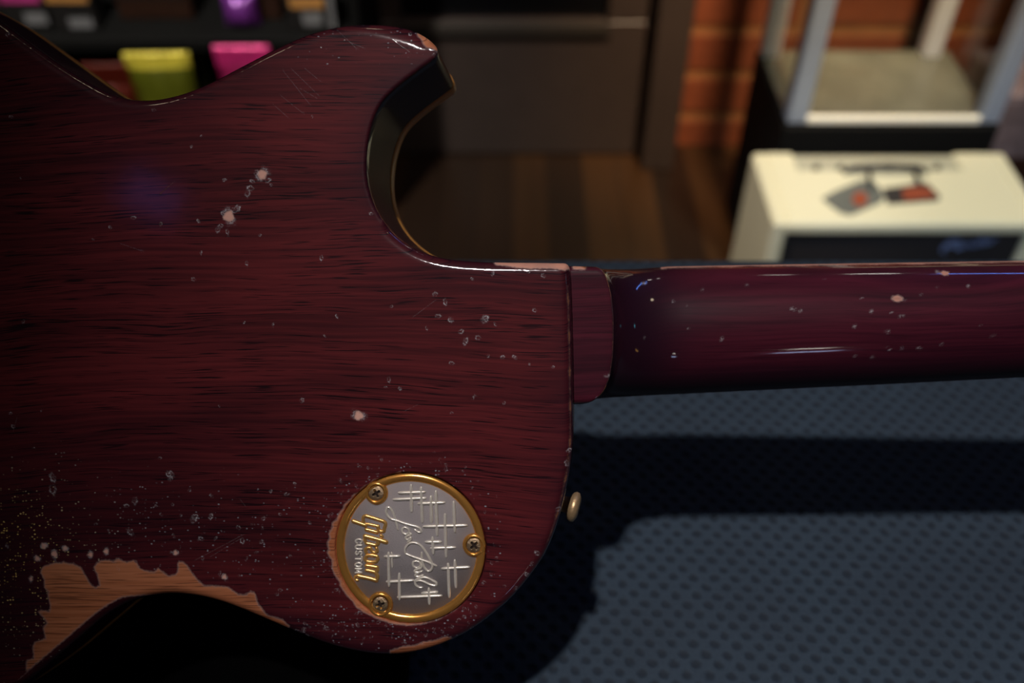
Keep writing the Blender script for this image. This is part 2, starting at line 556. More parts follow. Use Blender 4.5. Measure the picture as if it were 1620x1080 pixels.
chips = [(a, b, r / 3.6) for (a, b), r in zip(FLAKES, FLR)] + [(a, b, r / 3.6) for (a, b), r in zip(FL2, FLR2)] + \
        [(a, b, r / 3.6) for (a, b), r in zip(FL3, FLR3)] + [(a, b, r / 3.0) for (a, b), r in zip(FL4, FLR4)] + \
        [(a, b, r / 3.0) for (a, b), r in zip(FL5, FLR5)] + [(a, b, r / 3.6) for (a, b), r in zip(FL6, FLR6)]
NCH = len(chips)
# small flecks around the cover and along the waist
CPX, CPY, CPR = 649.0, 867.0, 118.5
for k in range(75):
    a = rng.uniform(0, 2 * math.pi)
    rr = CPR + 8 + abs(rng.normal(0, 16))
    chips.append((CPX + rr * math.cos(a), CPY + rr * math.sin(a), rng.uniform(1.2, 3.2)))
for k in range(32):
    t = rng.uniform(0, 1)
    chips.append((rng.uniform(140, 540), rng.uniform(760, 900) + 60 * t * t, rng.uniform(1.1, 3.4)))
for k in range(40):
    chips.append((rng.uniform(440, 720), rng.uniform(985, 1020), rng.uniform(1.0, 2.6)))
# hairline scratches
SCR = [((448, 112), (490, 165)), ((462, 110), (505, 152)), ((445, 152), (478, 178)), ((475, 140), (502, 156)), ((432, 165), (457, 187)), ((620, 62), (650, 84)),
       ((533, 47), (563, 76)), ((482, 108), (506, 128)), ((556, 68), (575, 76)), ((310, 885), (386, 845)), ((330, 882), (380, 852)), ((655, 500), (690, 474)),
       ((27, 660), (21, 682)), ((380, 790), (388, 800)), ((190, 385), (222, 396)), ((255, 305), (275, 288)), ((640, 650), (660, 640))]

COVC = P(CPX, CPY)
COVR = CPR / 1500.0 * DIST * 1.0
COVR = np.linalg.norm(P(CPX + CPR, CPY) - COVC)


def build_body():
    pts = [OUT]
    for t in (0.0003, 0.0007, 0.0012, 0.0018, 0.0025, 0.0032, 0.0042, 0.0053, 0.0066):
        q = OUT - ONRM * t
        pts.append(q)
    lo, hi = OUT.min(0), OUT.max(0)
    # base lattice: fine where the photograph looks, coarser beyond the frame
    xl = P(-25, 540)[0]
    gx, gy = np.meshgrid(np.arange(xl, hi[0], 0.0014), np.arange(lo[1], hi[1], 0.0014))
    g1 = np.c_[gx.ravel(), gy.ravel()]
    gx, gy = np.meshgrid(np.arange(lo[0], xl, 0.004), np.arange(lo[1], hi[1], 0.004))
    g2 = np.c_[gx.ravel(), gy.ravel()]
    extra = []
    for (a, b, r) in chips + DOTS:
        c = P(a, b)
        rm = max(r / 4200.0 * 1.75, 0.0006)
        h = max(0.00022, rm / 7)
        ex, ey = np.meshgrid(np.arange(-rm, rm, h), np.arange(-rm, rm, h))
        e = np.c_[ex.ravel(), ey.ravel()]
        e = e[(e ** 2).sum(1) < rm * rm] + c
        extra.append(e)
    for (a, b) in SCR:
        pa, pb = P(*a), P(*b)
        L = np.linalg.norm(pb - pa)
        s = np.arange(0, L, 0.0003)[:, None]
        dirv = (pb - pa) / L
        nv = np.array([-dirv[1], dirv[0]])
        for w in (-0.0003, -0.00012, 0, 0.00012, 0.0003):
            extra.append(pa + dirv * s + nv * w)
    th = np.linspace(0, 2 * math.pi, 400, endpoint=False)
    for r in (COVR - 0.003, COVR - 0.001, COVR + 0.00015, COVR + 0.0004, COVR + 0.0007, COVR + 0.0012):
        extra.append(COVC + r * np.c_[np.cos(th), np.sin(th)])
    inner = np.vstack(pts[1:])
    lat = np.vstack([g1, g2] + extra)
    lat = lat[inside(lat, OUT)]
    # keep lattice clear of the rim, rim rings at their true distance only
    dl = seg_dist(lat, OUT)
    lat = lat[dl > 0.0003]
    tt = np.repeat([0.0003, 0.0007, 0.0012, 0.0018, 0.0025, 0.0032, 0.0042, 0.0053, 0.0066], len(OUT))
    ok = inside(inner, OUT)
    di = seg_dist(inner, OUT)
    inner = inner[ok & (di > tt - 0.00004)]
    allp = np.vstack([OUT, inner, lat])
    # drop near duplicates on a 0.1 mm lattice
    key = np.round(allp / 0.0001).astype(np.int64)
    _, first = np.unique(key[:, 0] * 1000003 + key[:, 1], return_index=True)
    keep = np.zeros(len(allp), bool)
    keep[first] = True
    keep[:len(OUT)] = True
    allp = allp[keep]
    n = len(OUT)
    vs, es, fs, *_ = delaunay_2d_cdt([Vector((float(a) * 1000, float(b) * 1000)) for a, b in allp], [(i, (i + 1) % n) for i in range(n)], [], 1, 1e-6)
    p2 = np.array([(v[0], v[1]) for v in vs]) / 1000
    d = seg_dist(p2, OUT)
    rad = RR + 0.0034 * np.exp(-(np.linalg.norm(p2 - P(640, 54), axis=1) / 0.013) ** 2)
    cut = Pm([(690, 96), (672, 108), (655, 120), (632, 138), (612, 156), (600, 172), (591, 195), (584, 225), (581, 255), (582, 285), (588, 311), (599, 337)])
    rad = rad + (0.0013 - rad) * np.exp(-(np.maximum(seg_dist(p2, cut, False) - 0.0035, 0) / 0.0025) ** 2)
    t = np.minimum(d, rad)
    drp = np.minimum(rad, 0.0052)
    z = drp * (np.sqrt(np.maximum(1 - (1 - t / rad) ** 2, 0)) - 1)
    # seat of the cover
    rc = np.linalg.norm(p2 - COVC, axis=1)
    z -= 0.0016 * np.clip((COVR + 0.00055 - rc) / 0.0003, 0, 1)
    verts = [(a, b, c) for (a, b), c in zip(p2, z)]
    faces = []
    for f in fs:
        a, b, c = (p2[i] for i in f[:3])
        cr = (b[0] - a[0]) * (c[1] - a[1]) - (b[1] - a[1]) * (c[0] - a[0])
        faces.append(tuple(f) if cr > 0 else tuple(f[::-1]))
    # rim: find the boundary vertices (outline order)
    from mathutils.kdtree import KDTree
    kd = KDTree(len(p2))
    for i, q in enumerate(p2):
        kd.insert((q[0], q[1], 0), i)
    kd.balance()
    ring = [kd.find((q[0], q[1], 0))[1] for q in OUT]
    prev = ring
    nb = len(verts)
    sidez = [-0.0060, -0.012, -0.022, -0.034, -TH]
    pd = list(d)
    px2 = list(map(tuple, p2))
    for zz in sidez:
        cur = []
        for q in OUT:
            cur.append(len(verts)); verts.append((q[0], q[1], zz)); px2.append(tuple(q))
        for i in range(n):
            j = (i + 1) % n
            faces.append((prev[i], cur[i], cur[j], prev[j]))
        prev = cur
    V = np.array(verts)
    isside = np.zeros(len(V), bool); isside[nb:] = True
    o = mesh_obj('body', V, faces, M['body'], guitar, True)
    # ---- wear attributes, painted glints and side shade included
    p = V[:, :2]
    # finer true outline coordinates
    bare = np.full(len(p), 50.0)
    dmm = np.full(len(p), 0.0); dmm[:nb] = d * 1000

    def U(poly, clampt=None):
        nonlocal bare
        s = sdf(p, Pm(poly))
        if clampt is not None:
            s = np.maximum(s, clampt)
        bare = np.minimum(bare, s)
    xr = P(205, 950)[0]
    lim = 2.6 - dmm - np.clip((p[:, 0] - xr) / 0.010, -0.3, 1) * 2.6     # lacquer survives on the lower-left rim
    U(PATCH_WAIST, np.where(p[:, 0] < xr + 0.012, lim, -5.0))
    U(PATCH_COVER); U(PATCH_HORN); U(PATCH_NECK); U(PATCH_BASS)
    for (a, b, r) in DOTS:
        c = P(a, b)
        e = p - c
        ang = np.arctan2(e[:, 1], e[:, 0])
        rr = r / 4.2 * (1 + 0.10 * np.sin(3 * ang + a) + 0.06 * np.sin(5 * ang + b))
        bare = np.minimum(bare, np.linalg.norm(e, axis=1) * 1000 - rr)
    # thin worn line along the right-hand rim
    yl = (p[:, 1] < P(905, 450)[1]) & (p[:, 1] > P(870, 860)[1]) & (p[:, 0] > P(850, 700)[0])
    tint = np.zeros(len(p))
    for (a, b, r) in DOTS:
        tint = np.maximum(tint, (np.linalg.norm(p - P(a, b), axis=1) * 4200 < r * 2) * 1.0)
    tint[(p[:, 1] > P(800, 432)[1]) & (p[:, 0] > P(780, 430)[0])] = 0.55
    line = np.abs(dmm - 1.2) - 0.06 - 0.30 * np.sin(p[:, 1] * 700) * np.sin(p[:, 1] * 233 + 1)
    line[nb:] = 50
    bare = np.where(yl, np.minimum(bare, line), bare)
    tint = np.where(yl, -0.75, tint)
    attr(o, 'tint', tint)
    attr(o, 'side', isside * 1.0)
    side_bare = isside & (V[:, 2] < -0.004)
    bare[side_bare] = np.maximum(bare[side_bare], 3.0)
    attr(o, 'bare', bare)
    flake = np.zeros(len(p))
    for i, (a, b, r) in enumerate(chips):
        c = P(a, b)
        r = r * 1.22
        e = (p - c) * 4200.0
        k = np.abs(e).max(1) < r * 1.6 + 1
        if not k.any():
            continue
        q = e[k]
        ph = i * 1.7
        ca, sa = math.cos(ph), math.sin(ph)
        asp = 1.0 + 0.7 * abs(math.sin(i * 2.3)) * (1 if r > 3 else 1.5)
        qx = (q[:, 0] * ca + q[:, 1] * sa)
        qy = (-q[:, 0] * sa + q[:, 1] * ca) * asp
        rho = np.hypot(qx, qy) / max(r, 0.6)
        ang = np.arctan2(qy, qx)
        rim = 0.78 + 0.13 * np.sin(2 * ang + ph) + 0.10 * np.sin(5 * ang + 2 * ph)
        val = np.exp(-((rho - rim) / 0.20) ** 2) * (0.55 + 0.45 * np.sin(ang + ph * 3))
        val += 0.45 * np.exp(-(rho / 0.35) ** 2) * (0.5 + 0.5 * math.sin(i * 5.1))
        flake[k] = np.maximum(flake[k], val * (0.55 + 0.45 * math.sin(i * 1.3) ** 2) * (1.0 if i < NCH else 0.45))
    for (a, b, r) in DOTS:
        e = np.linalg.norm(p - P(a, b), axis=1) * 4200.0
        ang = np.arctan2(p[:, 1] - P(a, b)[1], p[:, 0] - P(a, b)[0])
        flake = np.maximum(flake, 0.6 * np.exp(-((e - r * 1.3) / (r * 0.22)) ** 2) * np.clip(0.3 + 0.7 * np.sin(2 * ang + a), 0, 1))
    for (a, b) in SCR:
        seg = np.array([P(*a), P(*b)])
        lo_, hi_ = seg.min(0) - 0.001, seg.max(0) + 0.001
        k = ((p > lo_) & (p < hi_)).all(1)
        dd = seg_dist(p[k], seg, False) * 1000
        flake[k] = np.maximum(flake[k], 0.13 * np.clip(1 - dd / 0.15, 0, 1))
    flake[isside] = 0
    attr(o, 'flake', flake)
    # regions of fine checking
    def blob(px, py, sx, sy, amp):
        c = P(px, py)
        e = (p - c) * 4200
        return amp * np.exp(-((e[:, 0] / sx) ** 2 + (e[:, 1] / sy) ** 2))
    wear = blob(20, 860, 110, 110, 1.0) + blob(30, 1000, 60, 110, 0.8) + blob(260, 850, 280, 75, 0.45) + blob(600, 990, 160, 45, 0.55)
    rcp = np.linalg.norm(p - COVC, axis=1) * 4200
    wear += 0.5 * np.exp(-((rcp - 128) / 22) ** 2) + blob(520, 60, 140, 40, 0.25) + blob(670, 65, 30, 30, 0.7)
    wear = np.clip(wear, 0, 1.1)
    wear[isside] = 0
    attr(o, 'wear', wear)
    attr(o, 'warm_glint', np.clip(blob(10, 880, 130, 130, 1.2), 0, 1))  # where the painted glints turn gold, as under warm light
    burst_shade = 0.55 * np.exp(-dmm / 11.0) + 0.25 * np.exp(-dmm / 1.6)
    burst_shade[isside] = 0.85  # same cherry finish, painted dark here to stand in for shade
    burst_shade = np.maximum(burst_shade, blob(-40, 930, 330, 220, 0.75)) + blob(-100, 540, 420, 400, 0.12)
    burst_shade = np.clip(burst_shade, 0, 0.9)
    attr(o, 'burst_shade', burst_shade)
    return o


body = build_body()

# binding and carved top
nO = len(OUT)
bv, bf = [], []
prof = [(0.0, -TH), (0.0004, -TH - 0.0006), (0.0004, -TH - BD + 0.0008), (-0.0006, -TH - BD), (-0.0024, -TH - BD)]
for off, zz in prof:
    for q, nn in zip(OUT, ONRM):
        bv.append((q[0] + nn[0] * off, q[1] + nn[1] * off, zz))
for r_ in range(len(prof) - 1):
    for i in range(nO):
        j = (i + 1) % nO
        bf.append((r_ * nO + i, (r_ + 1) * nO + i, (r_ + 1) * nO + j, r_ * nO + j))
mesh_obj('binding', bv, bf, M['binding'], guitar)['label'] = 'amber edge binding'

q = OUT[::3] - ONRM[::3] * 0.0024
gx, gy = np.meshgrid(np.arange(OUT[:, 0].min(), OUT[:, 0].max(), 0.007), np.arange(OUT[:, 1].min(), OUT[:, 1].max(), 0.007))
lat = np.c_[gx.ravel(), gy.ravel()]
lat = lat[inside(lat, OUT)]
lat = lat[seg_dist(lat, OUT) > 0.006]
allp = np.vstack([q, lat])
vs, es, fs, *_ = delaunay_2d_cdt([Vector((float(a) * 1000, float(b) * 1000)) for a, b in allp], [(i, (i + 1) % len(q)) for i in range(len(q))], [], 1, 1e-6)
p2 = np.array([(v[0], v[1]) for v in vs]) / 1000
dd = seg_dist(p2, OUT)
zt = -TH - BD - 0.010 * np.clip((dd - 0.004) / 0.05, 0, 1) ** 1.3
ff = []
for f in fs:
    a, b, c = (p2[i] for i in f[:3])
    cr = (b[0] - a[0]) * (c[1] - a[1]) - (b[1] - a[1]) * (c[0] - a[0])
    ff.append(tuple(f[::-1]) if cr > 0 else tuple(f))
mesh_obj('carved_top', np.c_[p2, zt], ff, M['top'], guitar)

# ---- neck with heel
ZS = -0.0500       # joint between neck and fretboard
ZH = -0.0075       # flat of the heel


def build_neck():
    xs_px = [898, 905, 950, 1000, 1060, 1200, 1400, 1620]
    top = [420, 420, 421.5, 424, 421, 418.5, 415.5, 412]
    bot = [641, 640.5, 639, 631, 624.5, 617.5, 608, 597]
    dep = [0.010, 0.010, 0.012, 0.035, 0.047, 0.048, 0.048, 0.048]
    T_ = np.array([P(a, b, d) for a, b, d in zip(xs_px, top, dep)])
    B_ = np.array([P(a, b, d) for a, b, d in zip(xs_px, bot, dep)])
    XN = 0.408
    # straight continuation towards the nut beyond the frame
    def edge(E, x):
        r = np.interp(x, E[:, 0], E[:, 1])
        sl = (E[-1, 1] - E[4, 1]) / (E[-1, 0] - E[4, 0])
        return np.where(x > E[-1, 0], E[-1, 1] + sl * (x - E[-1, 0]), r)
    sk = np.array([-1.0, -0.985, -0.95, -0.88, -0.78, -0.6, -0.3, 0.0, 0.3, 0.6, 0.8, 0.9, 0.96, 1.0])
    xk = np.array([P(a, 530, -ZH)[0] for a in (913, 922, 934, 945, 954, 962, 967, 968, 967.5, 964, 958, 953, 948, 938)])
    x0 = P(897, 530, -ZH)[0]
    nth = 128
    th = np.linspace(0, math.pi, nth)
    s = np.cos(th)
    xe = np.interp(s, sk, xk)
    k = np.ones(5) / 5
    xe = np.convolve(np.pad(xe, 2, mode='edge'), k, 'valid')
    tn_ = np.linspace(0, 1, 9)
    tp = np.r_[np.linspace(0, 0.003, 10)[1:], np.linspace(0.003, 0.036, 50)[1:], np.linspace(0.036, XN - x0 - 0.02, 300)[1:]]
    Vv, A_s, A_x, A_t = [], [], [], []
    NZ = 0.0220       # neck depth below the joint, without the heel
    HR = NZ + ZS      # back of the neck
    Rr = 0.030
    for t in np.r_[tn_ - 1.0, tp]:
        if t <= 0:
            x = x0 + (xe - x0) * (t + 1)
        else:
            w = np.clip(1 - t / 0.07, 0, 1) ** 1.0
            x = xe * w + (xe[nth // 2]) * (1 - w) + t
        yt, yb = edge(T_, x), edge(B_, x)
        yc, hw = (yt + yb) / 2, (yt - yb) / 2
        y = yc + hw * s
        D = NZ * np.power(np.maximum(1 - np.abs(s) ** 2.0, 0), 1 / 2.0)
        plat = (ZH - ZS) * np.power(np.maximum(1 - np.abs(s) ** 22, 0), 1 / 22)
        if t <= 0:
            z = plat
            edgev = np.zeros(nth)
        else:
            # small edge radius, then a concave sweep down to the neck
            if t < 0.0008:
                dz = 0.0008 - math.sqrt(max(0.0008 ** 2 - t ** 2, 0))
                f = dz / (ZH - ZS - NZ)
                h = 1 - f
            else:
                u = min((t - 0.0008) / Rr, 1.0)
                h = (1 - 0.0008 / (ZH - ZS - NZ)) * (1 - math.sqrt(max(1 - (1 - u) ** 2.2, 0)))
            z = D + (plat - D) * h
        Vv.append(np.c_[x, y, ZS + z])
        A_s.append(s); A_x.append(x); A_t.append(np.full(nth, t))
    m = len(Vv)
    V = np.vstack(Vv)
    F = []
    for i in range(m - 1):
        for k_ in range(nth - 1):
            a = i * nth + k_
            F.append((a, a + nth, a + nth + 1, a + 1))
    F = [f[::-1] for f in F]
    # closed underneath and at both ends
    F.append(tuple(range(nth)))
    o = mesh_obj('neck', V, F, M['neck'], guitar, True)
    Ss, Xs, Ts = np.concatenate(A_s), np.concatenate(A_x), np.concatenate(A_t)
    xa = P(1045, 420, 0.048)[0]
    wob = 0.35 * np.sin(Xs * 180) * np.sin(Xs * 61 + 1) + 0.3 * np.sin(Xs * 420 + 2)
    yt = edge(T_, Xs)
    sd = (yt - V[:, 1]) * 1000
    bare = sd - (0.75 + 0.35 * wob)
    bare = np.maximum(bare, (xa - Xs) * 1000)
    # bare crumb on the heel's upper edge and edge lines of the flat
    eh = np.where(Ts > 0, np.abs(Ts * 1000 - 0.35) - 0.30, 5)
    bare = np.minimum(bare, np.where((Ss < -0.72) | (Ss > 0.7), eh, eh + 0.28))
    hb = np.maximum((yt - V[:, 1]) * 1000 - 1.5, np.abs((Xs - P(917, 420, 0.008)[0]) * 1000) - 2.6)
    bare = np.minimum(bare, np.where(Ts <= 0, hb, 50))
    nd = K([(1140, 200, ), (815, 357)], 3.857, 1200, 380)
    for (a, b), r in zip(nd, (0.9, 1.2)):
        e = V[:, :2] - P(a, b, 0.036)
        bare = np.minimum(bare, np.hypot(e[:, 0] * 0.6, e[:, 1]) * 1000 - r)
    attr(o, 'bare', bare)
    fl = np.zeros(len(V))
    spots = K([(600, 355), (655, 435), (830, 463), (750, 555), (965, 330), (1347, 410), (1310, 520), (548, 525), (185, 420), (230, 430), (395, 238), (1060, 290), (1075, 632),
               (945, 655), (745, 650), (767, 665), (565, 703), (1380, 580), (840, 655), (1255, 280), (770, 440), (850, 365), (1100, 190), (670, 710)], 3.857, 1200, 380)
    spots += K([(1195, 305), (1100, 535), (1013, 375), (593, 603), (627, 825), (835, 590), (1095, 397), (1470, 275), (1300, 600), (840, 265)], 3.857, 800, 380)
    for i, (a, b) in enumerate(spots):
        r = (1.6, 2.4, 3.0, 3.2, 2.2)[i % 5] * 1.15
        d_ = 0.036 if a > 975 else 0.0075
        e = (V[:, :2] - P(a, b, d_)) * 3900
        k_ = np.abs(e).max(1) < r * 2
        ph = i * 1.9
        qx = e[k_, 0] * math.cos(ph) + e[k_, 1] * math.sin(ph)
        qy = (-e[k_, 0] * math.sin(ph) + e[k_, 1] * math.cos(ph)) * 1.5
        rho = np.hypot(qx, qy) / r
        fl[k_] = np.maximum(fl[k_], np.clip(1.25 - rho, 0, 1) * (0.34 + 0.2 * math.sin(i)))
    attr(o, 'flake', fl)
    attr(o, 'wear', np.zeros(len(V)))
    attr(o, 'tint', np.where((Ts > -0.5) & (Ts < 0.004), -0.8, 0.45))
    attr(o, 'side', np.clip((-Ss - 0.35) / 0.35, 0, 1) * (Ts > 0))
    attr(o, 'warm_glint', np.zeros(len(V)))
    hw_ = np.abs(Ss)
    bu = np.where(Ts > 0, 0.08 + 0.89 * np.exp(-((Ts - 0.012) / 0.021) ** 2), 0.05)  # heel sweep darkened in colour, imitating its dark reflection
    bu = np.maximum(bu, 0.85 * np.clip((-Ss - 0.30) / 0.5, 0, 1) * (Ts > 0))  # underside of the neck: shade painted into the finish
    attr(o, 'burst_shade', np.clip(bu, 0, 0.97))
    # fretboard and headstock
    st = np.linspace(x0, XN, 40)
    yt, yb = edge(T_, st), edge(B_, st)
    fv, fq = [], []
    for a, t_, b_ in zip(st, yt, yb):
        fv += [(a, t_, ZS), (a, t_ - 0.0004, ZS - 0.0055), (a, b_ + 0.0004, ZS - 0.0055), (a, b_, ZS)]
    for i in range(len(st) - 1):
        for k_ in range(4):
            a, b = i * 4 + k_, i * 4 + (k_ + 1) % 4
            fq.append((a, b, b + 4, a + 4))
    fq += [(3, 2, 1, 0), tuple(len(fv) - 4 + k_ for k_ in range(4))]
    mesh_obj('fretboard', fv, fq, M['fret'], guitar, False)
    yc = (yt[-1] + yb[-1]) / 2
    hp = [(0, 0.021), (0.02, 0.024), (0.05, 0.037), (0.12, 0.040), (0.17, 0.041), (0.185, 0.030), (0.180, 0.012), (0.172, 0.0)]
    op = [(XN - 0.02 + a, yc - 0.004 + b) for a, b in hp] + [(XN - 0.02 + a, yc - 0.004 - b) for a, b in hp[::-1][1:]]
    mb = MB()
    k2 = len(op)
    hv = [(a, b, ZS + 0.012 + (a - XN + 0.02) * 0.28) for a, b in op] + [(a, b, ZS - 0.003 + (a - XN + 0.02) * 0.28) for a, b in op]
    mb.add(hv, [tuple(range(k2))[::-1], tuple(range(k2, 2 * k2))] + [(i, (i + 1) % k2, (i + 1) % k2 + k2, i + k2) for i in range(k2)])
    ho = mb.build('headstock', M['neck'], guitar)
    for nm, v_ in (('bare', 50), ('tint', 0), ('side', 0), ('flake', 0), ('wear', 0), ('warm_glint', 0), ('burst_shade', 0.3)):
        attr(ho, nm, np.full(2 * k2, v_))
    return o


build_neck()


# ---- control cavity cover
def Q(cx, cy):
    return P(500 + cx / 3.6, 720 + cy / 3.6)


u1 = np.linalg.norm(P(650, 860) - P(649, 860)) / 3.6      # one unit of the 3.6x enlargement, metres
CVZ = 0.0002
mb = MB()
th = 96
# rim: rounded ring
mb.lathe([(COVR, -0.0014), (COVR, CVZ - 0.0004), (COVR - 0.0003, CVZ), (COVR - 0.0015, CVZ + 0.00022), (COVR - 0.0027, CVZ - 0.0001), (COVR - 0.0031, CVZ - 0.0006), (COVR - 0.0033, CVZ - 0.0010)],
         160, (COVC[0], COVC[1], 0))
SCREWS = [(343, 215, 66), (900, 512, 66), (366, 850, 72)]
for (cx, cy, r) in SCREWS:
    c = Q(cx, cy)
    R_ = r * u1
    mb.lathe([(R_ + 0.0001, CVZ - 0.0012), (R_, CVZ - 0.0005), (R_ - 0.0004, CVZ + 0.0002), (R_ - 0.0010, CVZ + 0.00034), (R_ - 0.0016, CVZ + 0.00015), (53 * u1, CVZ - 0.0000), (50 * u1, CVZ + 0.0002),
              (46 * u1, CVZ - 0.0003), (46 * u1, CVZ - 0.0010)], 72, (c[0], c[1], 0))
cover = mb.build('cavity_cover', M['gold'], guitar, True)
cover['label'] = 'gold rimmed round cover plate'
fm = MB()
fm.lathe([(0.0002, CVZ - 0.00085), (COVR - 0.0030, CVZ - 0.00085), (COVR - 0.0030, -0.0015)], 120, (COVC[0], COVC[1], 0))
fm.build('recessed_field', M['field'], cover, True)['label'] = 'grey sandblasted plate field'
FZ = CVZ - 0.00085


def smooth_path(pts, per=8):
    p = np.array(pts, float)
    if len(p) < 3:
        return np.array([p[0] + (p[1] - p[0]) * t for t in np.linspace(0, 1, 14)])
    p = np.vstack([2 * p[0] - p[1], p, 2 * p[-1] - p[-2]])
    out = []
    for i in range(1, len(p) - 2):
        for j in range(per):
            t = j / per
            out.append(0.5 * ((2 * p[i]) + (-p[i - 1] + p[i + 1]) * t + (2 * p[i - 1] - 5 * p[i] + 4 * p[i + 1] - p[i + 2]) * t * t + (-p[i - 1] + 3 * p[i] - 3 * p[i + 1] + p[i + 2]) * t ** 3))
    out.append(p[-2])
    return np.array(out)


def stroke(mb_, pts, w, zoff=0.0, flat=1.0, smooth=True, taper=True):
    q = smooth_path(pts) if smooth else np.array(pts, float)
    r = np.full(len(q), w * u1)
    if taper and len(q) > 6:
        s = np.linspace(-1, 1, len(q))
        r *= 0.72 + 0.28 * np.sqrt(np.clip(1 - s ** 4, 0, 1))
    xyz = np.array([[*Q(a, b), FZ + zoff] for a, b in q])
    mb_.tube(xyz, r, 10, 0, flat)


LINES = [((470, 215), (618, 210)), ((440, 253), (622, 244)), ((540, 172), (543, 320)), ((597, 185), (604, 380)), ((582, 276), (730, 270)), ((654, 235), (656, 382)),
         ((681, 206), (689, 455)), ((612, 407), (856, 400)), ((783, 267), (790, 436)), ((733, 338), (740, 578)), ((624, 495), (708, 494)), ((662, 470), (667, 560)),
         ((655, 530), (790, 526)), ((718, 647), (870, 638)), ((790, 600), (796, 752)), ((751, 620), (758, 808)), ((390, 578), (474, 575)), ((411, 557), (415, 745)),
         ((429, 555), (433, 640)), ((402, 722), (550, 714)), ((473, 676), (474, 822)), ((466, 810), (712, 801)), ((604, 787), (688, 780)), ((641, 760), (645, 848))]
ml = MB()
for i, (a, b) in enumerate(LINES):
    stroke(ml, [a, b], 9.5 if i != 18 else 5.5, 0.00008 if abs(a[0] - b[0]) > 20 else 0.00016, 1.1)
ml.build('crossed_line_relief', M['relief'], cover, True)

ms = MB()
W = 7.2
stroke(ms, [(464, 424), (455, 385), (440, 335), (422, 303), (406, 298), (398, 314), (404, 342), (428, 364), (458, 372), (495, 386), (535, 398), (572, 407), (594, 422), (596, 438), (580, 438), (562, 424)], W, 0.0001, 1.2)
stroke(ms, [(500, 412), (488, 424), (492, 442), (512, 450), (528, 440), (524, 422), (506, 412), (500, 412)], W * 0.9, 0.0001, 1.2)
stroke(ms, [(528, 440), (540, 452), (516, 462), (508, 472), (520, 482), (538, 470), (536, 484), (520, 496)], W * 0.9, 0.0001, 1.2)
stroke(ms, [(600, 556), (602, 596), (614, 636), (636, 660), (656, 652), (662, 628), (650, 596), (630, 562), (604, 524), (574, 502), (540, 500), (514, 518), (504, 544), (512, 562)], W, 0.00012, 1.2)
stroke(ms, [(508, 560), (540, 574), (590, 592), (640, 610), (684, 631)], W, 0.00016, 1.2)
stroke(ms, [(572, 602), (552, 610), (552, 630), (572, 642), (592, 632), (590, 612), (572, 602)], W * 0.9, 0.0001, 1.2)
stroke(ms, [(592, 612), (598, 640), (570, 652), (560, 662), (580, 668), (604, 660)], W * 0.9, 0.0001, 1.2)
stroke(ms, [(604, 660), (570, 676), (566, 688), (586, 692), (610, 684)], W * 0.9, 0.0001, 1.2)
stroke(ms, [(566, 718), (600, 716), (650, 738), (680, 742), (684, 728), (660, 712), (620, 696), (584, 704), (564, 716), (566, 738), (584, 752), (604, 754)], W, 0.0001, 1.2)
ms.build('script_lettering', M['relief'], cover, True)

mg = MB()
W = 10.5
for pts, w in [
    ([(210, 376), (245, 388), (280, 400)], 11), ([(276, 400), (268, 378), (268, 354), (282, 346)], 9), ([(282, 346), (335, 362), (384, 378)], 9.5),
    ([(384, 378), (394, 390), (390, 412), (384, 434)], 9.5), ([(384, 434), (366, 434), (354, 424), (352, 406)], 9.5), ([(352, 406), (310, 396), (280, 392)], 8),
    ([(284, 424), (315, 432), (346, 440)], 10), ([(368, 458), (374, 464)], 9),
    ([(276, 462), (340, 478), (398, 496)], 11.5), ([(346, 480), (352, 504), (338, 514)], 10), ([(338, 514), (310, 508), (284, 502)], 9), ([(284, 502), (276, 482), (276, 462)], 9),
    ([(342, 530), (346, 548), (334, 556)], 9), ([(334, 556), (318, 548), (306, 530), (292, 528)], 9), ([(292, 528), (280, 538), (284, 556)], 9),
    ([(344, 576), (310, 570), (286, 574)], 9.5), ([(286, 574), (278, 592), (288, 606)], 9.5), ([(288, 606), (318, 610), (342, 606)], 9.5), ([(342, 606), (350, 592), (344, 576)], 9.5),
    ([(284, 630), (314, 634), (346, 640)], 10.5), ([(338, 638), (348, 656), (336, 668)], 9.5), ([(336, 668), (308, 660), (284, 656)], 9),
    ([(336, 668), (348, 690), (342, 714)], 10), ([(342, 714), (300, 702), (262, 694), (238, 688)], 11), ([(238, 688), (222, 692), (222, 708), (236, 714)], 7)]:
    stroke(mg, pts, w * 1.12, 0.00006, 0.85, True, False)
mg.build('block_lettering', M['relief_gold'], cover, True)['label'] = 'raised gold block lettering'

mc = MB()
GL = {'C': [[(0.9, 0.8), (0.6, 1.0), (0.3, 1.0), (0.05, 0.7), (0.05, 0.3), (0.3, 0.0), (0.6, 0.0), (0.9, 0.2)]],
      'U': [[(0.05, 1), (0.05, 0.3), (0.3, 0.0), (0.65, 0.0), (0.9, 0.3), (0.9, 1)]],
      'S': [[(0.85, 0.85), (0.5, 1.0), (0.12, 0.82), (0.25, 0.58), (0.7, 0.42), (0.85, 0.18), (0.5, 0.0), (0.1, 0.15)]],
      'T': [[(0.0, 1), (0.95, 1)], [(0.48, 1), (0.48, 0)]],
      'O': [[(0.5, 1.0), (0.12, 0.8), (0.05, 0.4), (0.35, 0.0), (0.7, 0.05), (0.92, 0.5), (0.8, 0.9), (0.5, 1.0)]],
      'M': [[(0.0, 0), (0.05, 1)], [(0.05, 1), (0.48, 0.25)], [(0.48, 0.25), (0.9, 1)], [(0.9, 1), (0.95, 0)]]}
for i, ch in enumerate('CUSTOM'):
    for st in GL[ch]:
        stroke(mc, [(225 + 35 * v_ - i * 0.5, 479 + i * 33.5 + 25 * u_) for u_, v_ in st], 5.6, 0.00014, 1.2, True, False)
